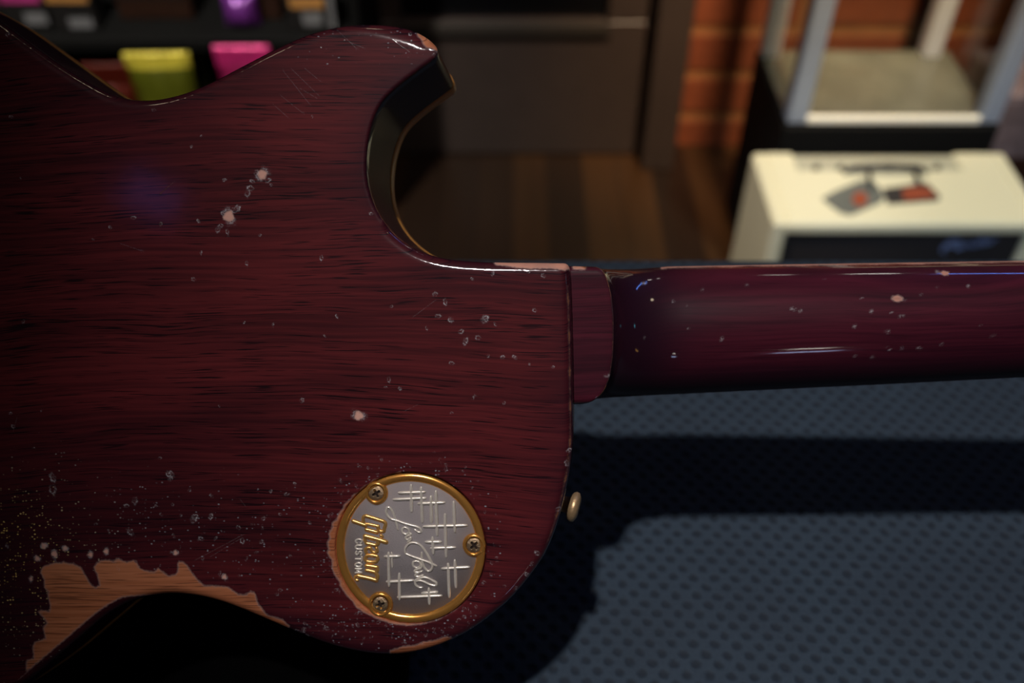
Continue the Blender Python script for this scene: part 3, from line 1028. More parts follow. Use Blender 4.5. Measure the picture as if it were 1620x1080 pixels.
mc.build('small_lettering', M['relief'], cover, True)

for i, (cx, cy, r) in enumerate(SCREWS):
    c = Q(cx, cy)
    R_ = 45 * u1
    sv, sf, smi = [(0, 0, 0)], [], []
    NR, NS = 26, 96
    a0 = (0.5, 0.75, 0.35)[i]
    def hz(x, y):
        rr = math.hypot(x, y) / R_
        ca, sa = math.cos(a0), math.sin(a0)
        xx, yy = (x * ca + y * sa) / R_, (-x * sa + y * ca) / R_
        m1 = (abs(xx) < 0.56 - 0.10 * abs(yy) and abs(yy) < 0.15) or (abs(yy) < 0.56 and abs(xx) < 0.15)
        return CVZ + 0.00030 * (1 - rr ** 2.2) - (0.0009 if m1 else 0), m1
    z0, _ = hz(0, 0)
    sv = [(c[0], c[1], z0)]
    msk = [True]
    for k in range(1, NR + 1):
        for j in range(NS):
            x, y = R_ * k / NR * math.cos(2 * math.pi * j / NS), R_ * k / NR * math.sin(2 * math.pi * j / NS)
            zz, m_ = hz(x, y)
            if k == NR:
                zz -= 0.0002
            sv.append((c[0] + x, c[1] + y, zz)); msk.append(m_)
    for j in range(NS):
        sf.append((0, 1 + j, 1 + (j + 1) % NS)); smi.append(1)
    for k in range(1, NR):
        for j in range(NS):
            q4 = (1 + (k - 1) * NS + j, 1 + k * NS + j, 1 + k * NS + (j + 1) % NS, 1 + (k - 1) * NS + (j + 1) % NS)
            sf.append(q4); smi.append(1 if sum(msk[a] for a in q4) >= 2 else 0)
    mesh_obj('screw', sv, sf, [M['screw'], M['screw_slot']], cover, True, smi)

# ---- strap button
fc = P(910, 802, 0.020)
nb_ = np.array([0.965, -0.235, 0.10]); nb_ /= np.linalg.norm(nb_)
org = np.array([fc[0], fc[1], -0.020]) - nb_ * 0.0115
sb = MB()
sb.lathe([(0.0052, -0.002), (0.0050, 0.0008), (0.0036, 0.0030), (0.0030, 0.0062), (0.0034, 0.0084), (0.0056, 0.0098), (0.0061, 0.0108), (0.0058, 0.0120), (0.0040, 0.0130), (0.0026, 0.0132), (0.0022, 0.0126), (0.0001, 0.0124)],
         40, org, nb_)
sb.build('strap_button', M['brass'], guitar, True)['label'] = 'worn brass strap button'

# ------------------------------------------------------------------ bench and mat
low = 9.0
for q in OUT[::5]:
    for zz in (-0.003, -TH - BD):
        w = G0 + GX * q[0] + GY * q[1] + GZ * zz
        low = min(low, w[2])
ZMAT = low - 0.0004
print('mat height', ZMAT, 'drop', HC - ZMAT)
drop = HC - ZMAT
YE = drop * (1 + (540 - 411) / FPX) / (1 - (540 - 411) / FPX)

m, nt, b = new_mat('dimpled_rubber')
T = NT(nt)
o = T.obj()
x, y, z = T.sep(o)
PIT = 0.0108


def cell(off):
    fx = T.math('SUBTRACT', T.math('FRACT', T.math('ADD', T.math('DIVIDE', wx, PIT), off)), 0.5)
    fy = T.math('SUBTRACT', T.math('FRACT', T.math('ADD', T.math('DIVIDE', wy, PIT), off)), 0.5)
    return T.math('SQRT', T.math('ADD', T.math('MULTIPLY', fx, fx), T.math('MULTIPLY', T.math('MULTIPLY', fy, fy), 1.3)))


wob = T.noise(o, 150.0, 3.0)
wob2 = T.noise(o, 90.0, 2.0)
wx = T.math('ADD', x, T.math('MULTIPLY', wob, 0.003))
wy = T.math('ADD', T.math('ADD', y, T.math('MULTIPLY', wob2, 0.003)), T.math('MULTIPLY', x, 0.04))
dmin = T.math('MINIMUM', cell(0.0), cell(0.5))
hole = T.step(dmin, 0.32, 0.08)
nz = T.noise(o, 700.0, 4.0, 0.7)
big = T.noise(o, 14.0, 3.0)
c = T.mix(nz, (0.024, 0.040, 0.060, 1), (0.060, 0.090, 0.125, 1))
c = T.mix(T.math('MULTIPLY', hole, 0.62), c, (0.012, 0.015, 0.021, 1))
c = T.mix(T.step(big, 0.35, 0.75, 0.0, 0.35), c, (0.028, 0.036, 0.050, 1))
vd = T.n('ShaderNodeTexVoronoi', feature='F1')
T.link(o, vd.inputs['Vector'])
vd.inputs['Scale'].default_value = 95.0
lint = T.math('MULTIPLY', T.step(vd.outputs['Distance'], 0.085, 0.04), T.step(T.sep(vd.outputs['Color'])[1], 0.9, 0.93))
c = T.mix(T.math('MULTIPLY', lint, 0.7), c, (0.35, 0.34, 0.34, 1))
T.link(c, b.inputs['Base Color'])
b.inputs['Roughness'].default_value = 0.75
b.inputs['Specular IOR Level'].default_value = 0.25
h = T.math('ADD', T.math('MULTIPLY', hole, -1.0), T.math('MULTIPLY', nz, 0.35))
T.link(T.bump(h, 0.8, 0.0012), b.inputs['Normal'])
M['mat'] = m
mm = MB()
mm.box((-0.85, -0.42, ZMAT - 0.004), (1.05, YE, ZMAT), 0.0012)
tag(mm.build('bench_mat', M['mat'], None, False), 'dark blue grey dimpled rubber mat spread over the workbench under the guitar', 'mat')
bench = empty('workbench', (0.1, 0.0, 0.0), 'dark workbench topped by the dimpled rubber mat', 'workbench')
M['bench'] = plain('bench_black', (0.012, 0.012, 0.014, 1), 0.6)
t_ = MB(); t_.box((-0.95, -0.45, ZMAT - 0.044), (0.95, YE - 0.004, ZMAT - 0.0041), 0.003); t_.build('bench_top', M['bench'], bench)
for sx in (-0.90, 0.84):
    for yy_ in (-0.40, YE - 0.08):
        l_ = MB(); l_.box((sx, yy_, 0.0), (sx + 0.06, yy_ + 0.06, ZMAT - 0.044), 0.004); l_.build('leg', M['bench'], bench)

# foam block added on the mat to black out its lit patch below the waist
M['filler'] = plain('black_filler', (0.0018, 0.0018, 0.0018, 1), 0.95, 0, 0.4, 400, 0.3, 0.05)
wd = MB()
sec = [(0.150, 0.0), (0.146, 0.006), (0.152, 0.012), (0.200, 0.014), (0.225, 0.024), (0.300, 0.095), (0.330, 0.112), (0.345, 0.105), (0.348, 0.0)]
xs_ = np.linspace(-0.205, -0.050, 12)
for xv in xs_:
    ins = 0.004 if xv in (xs_[0], xs_[-1]) else 0.0
    wd.v += [(xv + 0.13, min(max(y_, 0.146 + ins), 0.348 - ins) - 0.25, max(z_ - (ins if z_ > 0.002 else 0), 0)) for y_, z_ in sec]
k = len(sec)
wd.f = [(i * k + j, (i + 1) * k + j, (i + 1) * k + (j + 1) % k, i * k + (j + 1) % k) for i in range(len(xs_) - 1) for j in range(k)]
wd.f += [tuple(range(k)), tuple((len(xs_) - 1) * k + j for j in range(k))[::-1]]
wd.m = [0] * len(wd.f)
fo_ = wd.build('filler_wedge', M['filler'])
fo_.location = (-0.13, 0.25, ZMAT + 0.0003)
tag(fo_, 'black foam wedge added on the mat, blacking out the lit patch below the guitar waist', 'foam wedge')

# ------------------------------------------------------------------ room
def ray(px, py):
    return FWD + (px - 810) / FPX * RGT - (py - 540) / FPX * UPV


def atz(px, py, zw):
    r = ray(px, py)
    t = (zw - HC) / r[2]
    return CAM + r * t


def aty(px, py, yw):
    r = ray(px, py)
    return CAM + r * (yw / r[1])


YW = 2.04
m, nt, b = new_mat('dark_plank_floor')
T = NT(nt)
o = T.obj()
x, y, z = T.sep(o)
pl = T.math('FLOOR', T.math('DIVIDE', x, 0.085))
rnd = T.n('ShaderNodeTexWhiteNoise', noise_dimensions='1D')
T.link(pl, rnd.inputs['W'])
gr = T.noise(T.xyz(T.math('MULTIPLY', x, 60.0), T.math('MULTIPLY', y, 4.0), T.math('MULTIPLY', pl, 3.1)), 1.0, 3.0)
seam = T.step(T.math('ABSOLUTE', T.math('SUBTRACT', T.math('FRACT', T.math('DIVIDE', x, 0.085)), 0.5)), 0.47, 0.5)
c = T.mix(rnd.outputs['Value'], (0.012, 0.006, 0.003, 1), (0.075, 0.032, 0.009, 1))
c = T.mix(T.math('MULTIPLY', gr, 0.6), c, (0.018, 0.008, 0.005, 1))
c = T.mix(seam, c, (0.006, 0.003, 0.002, 1))
T.link(c, b.inputs['Base Color'])
b.inputs['Roughness'].default_value = 0.4
M['floor'] = m
f_ = MB(); f_.box((-3.2, -3.0, -0.06), (3.2, YW + 0.1, 0.0)); fo = f_.build('floor', M['floor']); fo['kind'] = 'structure'

m, nt, b = new_mat('red_brick')
T = NT(nt)
o = T.obj()
x, y, z = T.sep(o)
br = T.n('ShaderNodeTexBrick')
T.link(T.xyz(x, T.math('ADD', z, 0.028), 0.0), br.inputs['Vector'])
br.inputs['Color1'].default_value = (0.25, 0.058, 0.017, 1)
br.inputs['Color2'].default_value = (0.21, 0.046, 0.014, 1)
br.inputs['Mortar'].default_value = (0.36, 0.15, 0.050, 1)
br.inputs['Scale'].default_value = 1.0
br.inputs['Brick Width'].default_value = 0.66
br.inputs['Row Height'].default_value = 0.112
br.inputs['Mortar Size'].default_value = 0.018
br.inputs['Mortar Smooth'].default_value = 0.7
nz = T.noise(o, 26.0, 4.0)
c = T.mix(T.math('MULTIPLY', nz, 0.55), br.outputs['Color'], (0.10, 0.025, 0.010, 1))
T.link(c, b.inputs['Base Color'])
b.inputs['Roughness'].default_value = 0.85
T.link(T.bump(T.math('ADD', T.math('MULTIPLY', br.outputs['Fac'], -1.0), nz), 0.6, 0.006), b.inputs['Normal'])
M['brick'] = m
w_ = MB(); w_.box((-3.2, YW, 0.0), (3.2, YW + 0.1, 2.7)); wo = w_.build('wall_back', M['brick']); wo['kind'] = 'structure'
M['trimdark'] = plain('dark_paint', (0.034, 0.027, 0.024, 1), 0.45, 0, 0.1, 30)
M['doorpaint'] = plain('brown_grey_paint', (0.050, 0.036, 0.032, 1), 0.42, 0, 0.1, 20, 0.15)
M['blackpanel'] = plain('black_glass', (0.004, 0.004, 0.005, 1), 0.1)
# door: bottom rail, stiles, glass pane, jambs
XJ0, XJ1 = aty(1012, 285, 1.93)[0], aty(1062, 285, 1.93)[0]
XD0, XD1 = aty(560, 230, YW)[0], aty(1000, 230, YW)[0]
XG0, XG1 = aty(637, 12, YW)[0], aty(960, 12, YW)[0]
ZG = aty(800, 20, YW)[2]
door = bpy.data.objects.new('door_1', None); col.objects.link(door); door['kind'] = 'structure'
d_ = MB()
d_.box((XD0, YW - 0.045, 0.004), (XD1, YW - 0.002, ZG - 0.0), 0.003)
d_.box((XD0, YW - 0.045, ZG), (XG0, YW - 0.002, 2.05), 0.003)
d_.box((XG1, YW - 0.045, ZG), (XD1, YW - 0.002, 2.05), 0.003)
d_.build('door_panel', M['doorpaint'], door)
d_ = MB(); d_.box((XG0, YW - 0.022, ZG), (XG1, YW - 0.014, 2.05)); d_.build('door_glass', M['blackpanel'], door)['label'] = 'black glass pane'
M['mould'] = plain('moulding', (0.038, 0.032, 0.028, 1), 0.6, spec=0.2)
d_ = MB(); d_.box((XG0 - 0.006, YW - 0.058, ZG - 0.030), (XG1 + 0.006, YW - 0.0455, ZG + 0.004), 0.004); d_.build('door_moulding', M['mould'], door)
d_ = MB(); d_.box((XD0, YW - 0.03, 0.0005), (XD1, YW - 0.0015, 0.0035)); d_.build('door_sill', M['trimdark'], door)
for i, (a, b2) in enumerate(((XJ0, XJ1), (XD0 - 0.075, XD0 - 0.006))):
    t_ = MB(); t_.box((a, 1.93, 0.0), (b2, YW - 0.001, 2.15), 0.004); o_ = t_.build('trim_%d' % (i + 1), M['doorpaint'] if i == 0 else M['trimdark']); o_['kind'] = 'structure'
ZB = aty(1090, 240, YW)[2]
t_ = MB(); t_.box((XJ1 + 0.001, YW - 0.02, 0.0), (3.1, YW - 0.001, ZB), 0.003); o_ = t_.build('baseboard_back', M['trimdark']); o_['kind'] = 'structure'

# ------------------------------------------------------------------ amplifier
M['tolex'] = plain('cream_vinyl', (0.72, 0.66, 0.46, 1), 0.55, 0, 0.25, 500, 0.06)
M['grille'] = plain('dark_grille_cloth', (0.018, 0.013, 0.012, 1), 0.8, 0, 0.4, 900, 0.4)
M['chrome'] = plain('brushed_panel', (0.46, 0.44, 0.33, 1), 0.4, 0.2)
M['knob'] = plain('black_knob', (0.015, 0.014, 0.013, 1), 0.4)
M['strapm'] = plain('black_strap', (0.02, 0.018, 0.02, 1), 0.6)
ZA = 0.37
AX0, AX1, AY0, AY1 = 0.434, 0.890, 1.247, 1.455
amp = empty('guitar_amplifier', ((AX0 + AX1) / 2, AY0, 0), 'cream combo amplifier with dark grille in front of the black display case', 'amplifier')
off = (amp.location[0], amp.location[1], 0)
NX0, NX1, NY = 0.508, 0.795, 1.402
a_ = MB()
a_.box((AX0, AY0, 0.012), (AX0 + 0.026, AY1, ZA), 0.006)
a_.box((AX1 - 0.026, AY0, 0.012), (AX1, AY1, ZA), 0.006)
a_.box((AX0 + 0.02, AY0, ZA - 0.026), (AX1 - 0.02, NY, ZA), 0.006)
a_.box((AX0 + 0.02, NY - 0.01, ZA - 0.026), (NX0, AY1, ZA), 0.005)
a_.box((NX1, NY - 0.01, ZA - 0.026), (AX1 - 0.02, AY1, ZA), 0.005)
a_.box((AX0 + 0.02, AY0, 0.012), (AX1 - 0.02, AY1, 0.04), 0.006)
a_.box((AX0 + 0.02, AY1 - 0.014, 0.03), (AX1 - 0.02, AY1 - 0.002, ZA - 0.08), 0.003)
a_.build('cabinet', M['tolex'], amp, False, off)['label'] = 'cream vinyl covered cabinet'
a_ = MB(); a_.box((AX0 + 0.024, AY0 + 0.012, 0.03), (AX1 - 0.024, AY0 + 0.020, ZA - 0.02), 0.002); a_.build('grille', M['grille'], amp, False, off)['label'] = 'dark grille cloth'
a_ = MB(); a_.add([(NX0, NY, ZA - 0.010), (NX1, NY, ZA - 0.010), (NX1, AY1 - 0.004, ZA - 0.006), (NX0, AY1 - 0.004, ZA - 0.006), (NX0, NY, ZA - 0.026), (NX1, NY, ZA - 0.026), (NX1, AY1 - 0.004, ZA - 0.07), (NX0, AY1 - 0.004, ZA - 0.07)],
                  [(0, 1, 2, 3), (7, 6, 5, 4), (0, 4, 5, 1), (2, 6, 7, 3), (1, 5, 6, 2), (0, 3, 7, 4)])
a_.build('control_panel', M['chrome'], amp, False, off)
for i in range(6):
    kx = NX0 + 0.035 + i * 0.043
    a_ = MB(); a_.lathe([(0.007, 0), (0.0065, 0.003), (0.005, 0.005), (0.004, 0.009), (0.0001, 0.009)], 20, (kx, NY + 0.012, ZA - 0.0095)); a_.build('knob', M['knob'], amp, True, off)
a_ = MB(); a_.tube([(0.588, NY - 0.012, ZA + 0.002), (0.60, NY - 0.012, ZA + 0.010), (0.66, NY - 0.012, ZA + 0.014), (0.715, NY - 0.012, ZA + 0.010), (0.727, NY - 0.012, ZA + 0.002)], 0.007, 10, 0, 0.6)
a_.build('handle', M['strapm'], amp, True, off)['label'] = 'dark strap handle'
for fx in (AX0 + 0.04, AX1 - 0.04):
    for fy in (AY0 + 0.04, AY1 - 0.04):
        a_ = MB(); a_.lathe([(0.014, 0.0), (0.016, 0.008), (0.015, 0.0125)], 20, (fx, fy, 0)); a_.build('foot', M['knob'], amp, True, off)
# script badge on the grille
M['badge'] = plain('silver_badge', (0.20, 0.25, 0.42, 1), 0.35, 0.2)
a_ = MB()
bx, bz, by = 0.735, 0.300, AY0 + 0.0095
def bd(pts, r=0.0012):
    q_ = smooth_path(pts)
    a_.tube([(bx + u_ * 0.026, by, bz + v_ * 0.022 + u_ * 0.006) for u_, v_ in q_], r, 8)
bd([(0.2, -0.1), (0.0, 0.1), (0.15, 0.75), (0.5, 0.95), (0.95, 0.85)], 0.002); bd([(0.1, 0.4), (0.4, 0.45), (0.7, 0.5)], 0.0016)
bd([(0.85, 0.15), (1.1, 0.25), (1.15, 0.45), (0.95, 0.45), (0.85, 0.15), (1.1, 0.0), (1.3, 0.15)]); bd([(1.4, 0.45), (1.42, 0.0), (1.45, 0.3), (1.65, 0.45), (1.75, 0.3), (1.75, 0.0)])
bd([(2.2, 0.4), (1.95, 0.4), (1.9, 0.1), (2.1, 0.0), (2.25, 0.3), (2.3, 0.95), (2.28, 0.05)]); bd([(2.45, 0.2), (2.7, 0.3), (2.7, 0.45), (2.5, 0.42), (2.45, 0.15), (2.65, 0.0), (2.85, 0.1)])
bd([(2.95, 0.45), (3.0, 0.0), (3.05, 0.3), (3.25, 0.48)])
a_.build('script_badge', M['badge'], amp, True, off)['label'] = 'small silvery script badge'

# leaflets lying on the amplifier
M['cardgrey'] = plain('grey_card', (0.12, 0.125, 0.11, 1), 0.5, 0, 0, 60, 0.3)
M['cardorange'] = plain('orange_print', (0.28, 0.055, 0.022, 1), 0.5)
M['cardblack'] = plain('black_card', (0.030, 0.026, 0.026, 1), 0.5)


def card(name, pix, mat, spot_pix, smat, label, z0, curl=0.0, loop=None):
    pts = [atz(a, b, z0) for a, b in pix]
    c0 = sum(pts) / len(pts)
    e = empty(name, tuple(c0), label, 'leaflet')
    k = len(pts)
    mb_ = MB()
    top_ = [(p_[0] - c0[0], p_[1] - c0[1], 0.0016 + curl * (i % 2)) for i, p_ in enumerate(pts)]
    bot_ = [(p_[0], p_[1], p_[2] - 0.0014) for p_ in top_]
    mb_.add(top_ + bot_, [tuple(range(k)), tuple(range(k, 2 * k))[::-1]] + [(i, i + k, (i + 1) % k + k, (i + 1) % k) for i in range(k)])
    mb_.build('card_sheet', mat, e)
    sp = [atz(a, b, z0 + 0.0016) for a, b in spot_pix]
    mb_ = MB()
    k = len(sp)
    mb_.add([(p_[0] - c0[0], p_[1] - c0[1], 0.0036 + curl * 0.5) for p_ in sp] + [(p_[0] - c0[0], p_[1] - c0[1], 0.0012) for p_ in sp],
            [tuple(range(k)), tuple(range(k, 2 * k))[::-1]] + [(i, i + k, (i + 1) % k + k, (i + 1) % k) for i in range(k)])
    mb_.build('printed_panel', smat, e)
    if loop:
        lp = [atz(a, b, z0 + h_) - c0 for a, b, h_ in loop]
        mb_ = MB(); mb_.tube([tuple(p_) for p_ in lp], 0.0035, 8); mb_.build('hanging_cord', M['strapm'], e, True)


circ = [(1360 + 12 * math.cos(a), 316 + 11 * math.sin(a)) for a in np.linspace(0, 2 * math.pi, 16, endpoint=False)]
card('hang_tag', [(1300, 315), (1318, 305), (1362, 286), (1384, 290), (1400, 312), (1392, 322), (1346, 341), (1330, 338)], M['cardgrey'], circ, M['cardorange'],
     'grey hang tag with an orange disc lying on top of the cream amplifier', ZA + 0.0002, 0.001, [(1378, 300, 0.004), (1376, 285, 0.008), (1375, 272, 0.014)])
card('hang_tag', [(1396, 299), (1466, 290), (1487, 312), (1484, 318), (1404, 324)], M['cardblack'], [(1427, 300), (1464, 295), (1482, 312), (1430, 318)], M['cardorange'],
     'black hang tag with an orange panel lying on top of the cream amplifier', ZA + 0.0002, 0.0, [(1460, 296, 0.004), (1452, 284, 0.008), (1449, 272, 0.014)])

# ------------------------------------------------------------------ display case
ZC = 0.39
DC = HC - ZC
CX0, CX1, CY0, CY1 = 0.505, 0.895, 1.515, 1.795
case = empty('display_case', ((CX0 + CX1) / 2, (CY0 + CY1) / 2, 0), 'square glass display case on a black base behind the cream amplifier', 'display case')
off = (case.location[0], case.location[1], 0)
M['caseblack'] = plain('black_laminate', (0.005, 0.005, 0.005, 1), 0.7, spec=0.12)
M['deck'] = plain('grey_green_deck', (0.115, 0.112, 0.085, 1), 0.25, 0, 0.05, 9, 0.60)
M['alu'] = plain('aluminium', (0.56, 0.56, 0.58, 1), 0.42, 0.3, 0, 60, 0.08)
m, nt, b = new_mat('clear_glass')
T = NT(nt)
tr = T.n('ShaderNodeBsdfTransparent'); tr.inputs[0].default_value = (0.95, 0.97, 0.96, 1)
gl = T.n('ShaderNodeBsdfGlossy'); gl.inputs['Roughness'].default_value = 0.02
lw = T.n('ShaderNodeLayerWeight'); fr = T.n('ShaderNodeMath', operation='MULTIPLY_ADD'); T.link(T.math('POWER', lw.outputs['Facing'], 4.0), fr.inputs[0]); fr.inputs[1].default_value = 0.5; fr.inputs[2].default_value = 0.03
mx = T.n('ShaderNodeMixShader')
T.link(fr.outputs[0], mx.inputs[0]); T.link(tr.outputs[0], mx.inputs[1]); T.link(gl.outputs[0], mx.inputs[2])
T.link(mx.outputs[0], nt.nodes['Material Output'].inputs['Surface'])
M['glass'] = m
c_ = MB(); c_.box((CX0 - 0.004, CY0 - 0.004, 0.0), (CX1 + 0.004, CY1 + 0.004, ZC - 0.004), 0.003); c_.build('base', M['caseblack'], case, False, off)['label'] = 'black box base'
c_ = MB(); c_.box((CX0 + 0.004, CY0 + 0.012, ZC - 0.004), (CX1 - 0.004, CY1 - 0.004, ZC), 0.001); c_.build('deck', M['deck'], case, False, off)
ZT = 1.25
M['railw'] = plain('pale_rail', (0.80, 0.79, 0.70, 1), 0.4)
PW = 0.036
M['alu_cool_lit'] = plain('cool_lit_aluminium', (0.30, 0.35, 0.45, 1), 0.45, 0.3, 0, 60, 0.08)  # front posts: cool light tint put into the aluminium colour
for px_, py_, pm_ in ((CX0, CY0, 'alu_cool_lit'), (CX1 - PW, CY0, 'alu_cool_lit'), (CX0, CY1 - PW, 'alu'), (CX1 - PW - 0.03, CY1 - PW, 'alu')):
    c_ = MB(); c_.box((px_, py_, ZC), (px_ + PW, py_ + PW, ZT), 0.003); c_.build('corner_post', M[pm_], case, False, off)
c_ = MB(); c_.box((CX0 + PW, CY0, ZC), (CX1 - PW, CY0 + 0.010, ZC + 0.014), 0.002); c_.build('front_rail', M['railw'], case, False, off)
c_ = MB()
for a, b2 in (((CX0, CY0, ZT), (CX1, CY0 + 0.03, ZT + 0.03)), ((CX0, CY1 - 0.03, ZT), (CX1, CY1, ZT + 0.03)), ((CX0, CY0 + 0.03, ZT), (CX0 + 0.03, CY1 - 0.03, ZT + 0.03)), ((CX1 - 0.03, CY0 + 0.03, ZT), (CX1, CY1 - 0.03, ZT + 0.03))):
    c_.box(a, b2, 0.003)
c_.build('top_frame', M['alu'], case, False, off)
for q4 in ([(CX0 + PW, CY0 + 0.018, ZC), (CX1 - PW, CY0 + 0.018, ZC), (CX1 - PW, CY0 + 0.018, ZT), (CX0 + PW, CY0 + 0.018, ZT)],
           [(CX0 + 0.01, CY0 + PW, ZC), (CX0 + 0.01, CY1 - PW, ZC), (CX0 + 0.01, CY1 - PW, ZT), (CX0 + 0.01, CY0 + PW, ZT)],
           [(CX1 - 0.01, CY0 + PW, ZC), (CX1 - 0.01, CY1 - PW, ZC), (CX1 - 0.01, CY1 - PW, ZT), (CX1 - 0.01, CY0 + PW, ZT)],
           [(CX0 + PW, CY1 - 0.01, ZC), (CX1 - PW - 0.03, CY1 - 0.01, ZC), (CX1 - PW - 0.03, CY1 - 0.01, ZT), (CX0 + PW, CY1 - 0.01, ZT)],
           [(CX0 + 0.03, CY0 + 0.03, ZT + 0.015), (CX1 - 0.03, CY0 + 0.03, ZT + 0.015), (CX1 - 0.03, CY1 - 0.03, ZT + 0.015), (CX0 + 0.03, CY1 - 0.03, ZT + 0.015)]):
    c_ = MB(); c_.add(q4, [(0, 1, 2, 3)]); c_.build('glass_pane', M['glass'], case, False, off)

# a small package on the floor-side of the case
def packet(name, w, h, d, loc, rz, mats, label, cat, group=None, tilt=0.0, header=0.16):
    """soft pack: pillow body with a crimped header"""
    e = empty(name, loc, label, cat, group)
    e.rotation_euler = (tilt, 0, rz)
    nx, nz_ = 26, 34
    v, f, mi = [], [], []
    for side in (-1, 1):
        for j in range(nz_ + 1):
            for i in range(nx + 1):
                u_ = i / nx * 2 - 1
                t = j / nz_
                if t > 1 - header:
                    bul = 0.10 + 0.04 * math.sin(i * 2.1)
                else:
                    tt = t / (1 - header)
                    bul = (math.sin(math.pi * min(1, tt * 0.93 + 0.07)) ** 0.55) * (1 - abs(u_) ** 3.0) + 0.06
                wr = 0.05 * math.sin(7 * u_ + 5 * t + side) * math.sin(9 * t + 3 * u_)
                v.append((u_ * w / 2 * (1 - 0.05 * math.sin(math.pi * t)), side * d / 2 * (bul + wr * (0.3 if t > 1 - header else 1)), t * h))
    N = (nx + 1) * (nz_ + 1)
    for s_ in (0, 1):
        for j in range(nz_):
            for i in range(nx):
                a = s_ * N + j * (nx + 1) + i
                q_ = (a, a + 1, a + nx + 2, a + nx + 1)
                f.append(q_ if s_ == 0 else q_[::-1])
                mi.append(0)
    for j in range(nz_):
        for i in (0, nx):
            a = j * (nx + 1) + i
            q_ = (a, a + nx + 1, a + nx + 1 + N, a + N)
            f.append(q_ if i == 0 else q_[::-1]); mi.append(0)
    for i in range(nx):
        for j in (0, nz_):
            a = j * (nx + 1) + i
            q_ = (a, a + N, a + N + 1, a + 1)
            f.append(q_ if j == 0 else q_[::-1]); mi.append(0)
    # body and header as two parts
    thr = int(nz_ * (1 - header))
    fb = [q_ for q_ in f if sum(v[k][2] for k in q_) / len(q_) <= h * (1 - header)]
    fh = [q_ for q_ in f if sum(v[k][2] for k in q_) / len(q_) > h * (1 - header)]
    for nm, fl_, mt in (('pouch', fb, mats[0]), ('header', fh, mats[1])):
        used = sorted({k for q_ in fl_ for k in q_})
        mp = {k: i for i, k in enumerate(used)}
        mesh_obj(nm, [v[k] for k in used], [tuple(mp[k] for k in q_) for q_ in fl_], mt, e, True)
    return e


def foil(name, c, rough=0.3, metal=0.3):
    return plain(name, c, rough, metal, 0.4, 40, 0.35)


M['yel'] = foil('yellow_foil', (0.62, 0.52, 0.055, 1))
M['grn'] = foil('green_foil', (0.085, 0.092, 0.007, 1))
M['mag'] = foil('magenta_foil', (0.60, 0.030, 0.19, 1))
M['mag2'] = foil('dark_magenta_foil', (0.22, 0.010, 0.065, 1))
M['red'] = foil('dark_red_foil', (0.085, 0.010, 0.005, 1))
M['pur'] = foil('purple_foil', (0.16, 0.030, 0.24, 1))
M['lil'] = foil('lilac_foil', (0.42, 0.22, 0.44, 1))
M['pin'] = foil('pink_foil', (0.60, 0.06, 0.28, 1))
M['amb'] = foil('amber_card', (0.42, 0.20, 0.055, 1), 0.5, 0)
M['whi'] = foil('white_card', (0.45, 0.46, 0.47, 1), 0.5, 0)
M['gry'] = foil('grey_label', (0.16, 0.16, 0.17, 1), 0.5, 0)
M['blk'] = plain('black_plastic', (0.012, 0.011, 0.011, 1), 0.45)
M['brn'] = foil('brown_card', (0.022, 0.007, 0.003, 1), 0.5, 0)

# ------------------------------------------------------------------ shelving with packets
YS0 = 1.72                                    # front edge of the shelves
ZSH = aty(250, 62, YS0)[2]                    # top of the visible shelf
shelf = empty('shelving_unit', (-0.75, YS0, 0), 'black shelving unit of packaged goods against the wall behind the guitar horn', 'shelf unit')
off = (-0.75, YS0, 0)
SX0, SX1 = -1.55, aty(556, 60, YS0)[0]
ZLOW = 0.12
for zz in (ZLOW, ZSH, ZSH + 0.42, ZSH + 0.84):
    s_ = MB(); s_.box((SX0, YS0 - (0.11 if zz == ZLOW else 0), zz - 0.026), (SX1, YW - 0.03, zz), 0.002); s_.build('shelf_board', M['caseblack'], shelf, False, off)
for xx in (SX0 - 0.02, SX1 + 0.0005):
    s_ = MB(); s_.box((xx, YS0, 0.0), (xx + 0.0195, YW - 0.03, ZSH + 0.9), 0.002); s_.build('side_panel', M['caseblack'], shelf, False, off)
s_ = MB(); s_.box((SX0, YW - 0.0295, 0.0), (SX1, YW - 0.022, ZSH + 0.9)); s_.build('back_panel', M['caseblack'], shelf, False, off)


def on_shelf(px, w_px, ytop, zbase, yfront):
    """world x-centre, width and height of a pack whose top edge shows at ytop"""
    a, b2 = aty(px - w_px / 2, ytop, yfront), aty(px + w_px / 2, ytop, yfront)
    return (a[0] + b2[0]) / 2, b2[0] - a[0], a[2] - zbase


def put(name, px, w_px, ytop, zbase, yf, d, mats, label, cat, header=0.16, rz=0.0, group=None):
    xc, w, h = on_shelf(px, w_px, ytop, zbase, yf + d / 2)
    return packet(name, w, h, d, (xc, yf + d / 2, zbase + 0.0005), rz, mats, label, cat, group, 0.0, header)


put('snack_pouch', 246, 104, 84, ZLOW, 1.632, 0.075, (M['grn'], M['yel']), 'green pouch with a bright yellow header on the lower shelf', 'pouch', 0.075, 0.03)
put('snack_pouch', 381, 90, 73, ZLOW, 1.640, 0.065, (M['mag2'], M['mag']), 'bright magenta pouch on the lower shelf', 'pouch', 0.13)
put('snack_pouch', 165, 76, 101, ZLOW, 1.64, 0.07, (M['red'], M['red']), 'dark red pouch beside the green and yellow pouch', 'pouch', 0.15)
put('snack_pouch', 305, 40, 86, ZLOW, 1.835, 0.05, (M['grn'], M['grn']), 'dull green pouch tucked behind the yellow headed pouch', 'pouch', 0.15)


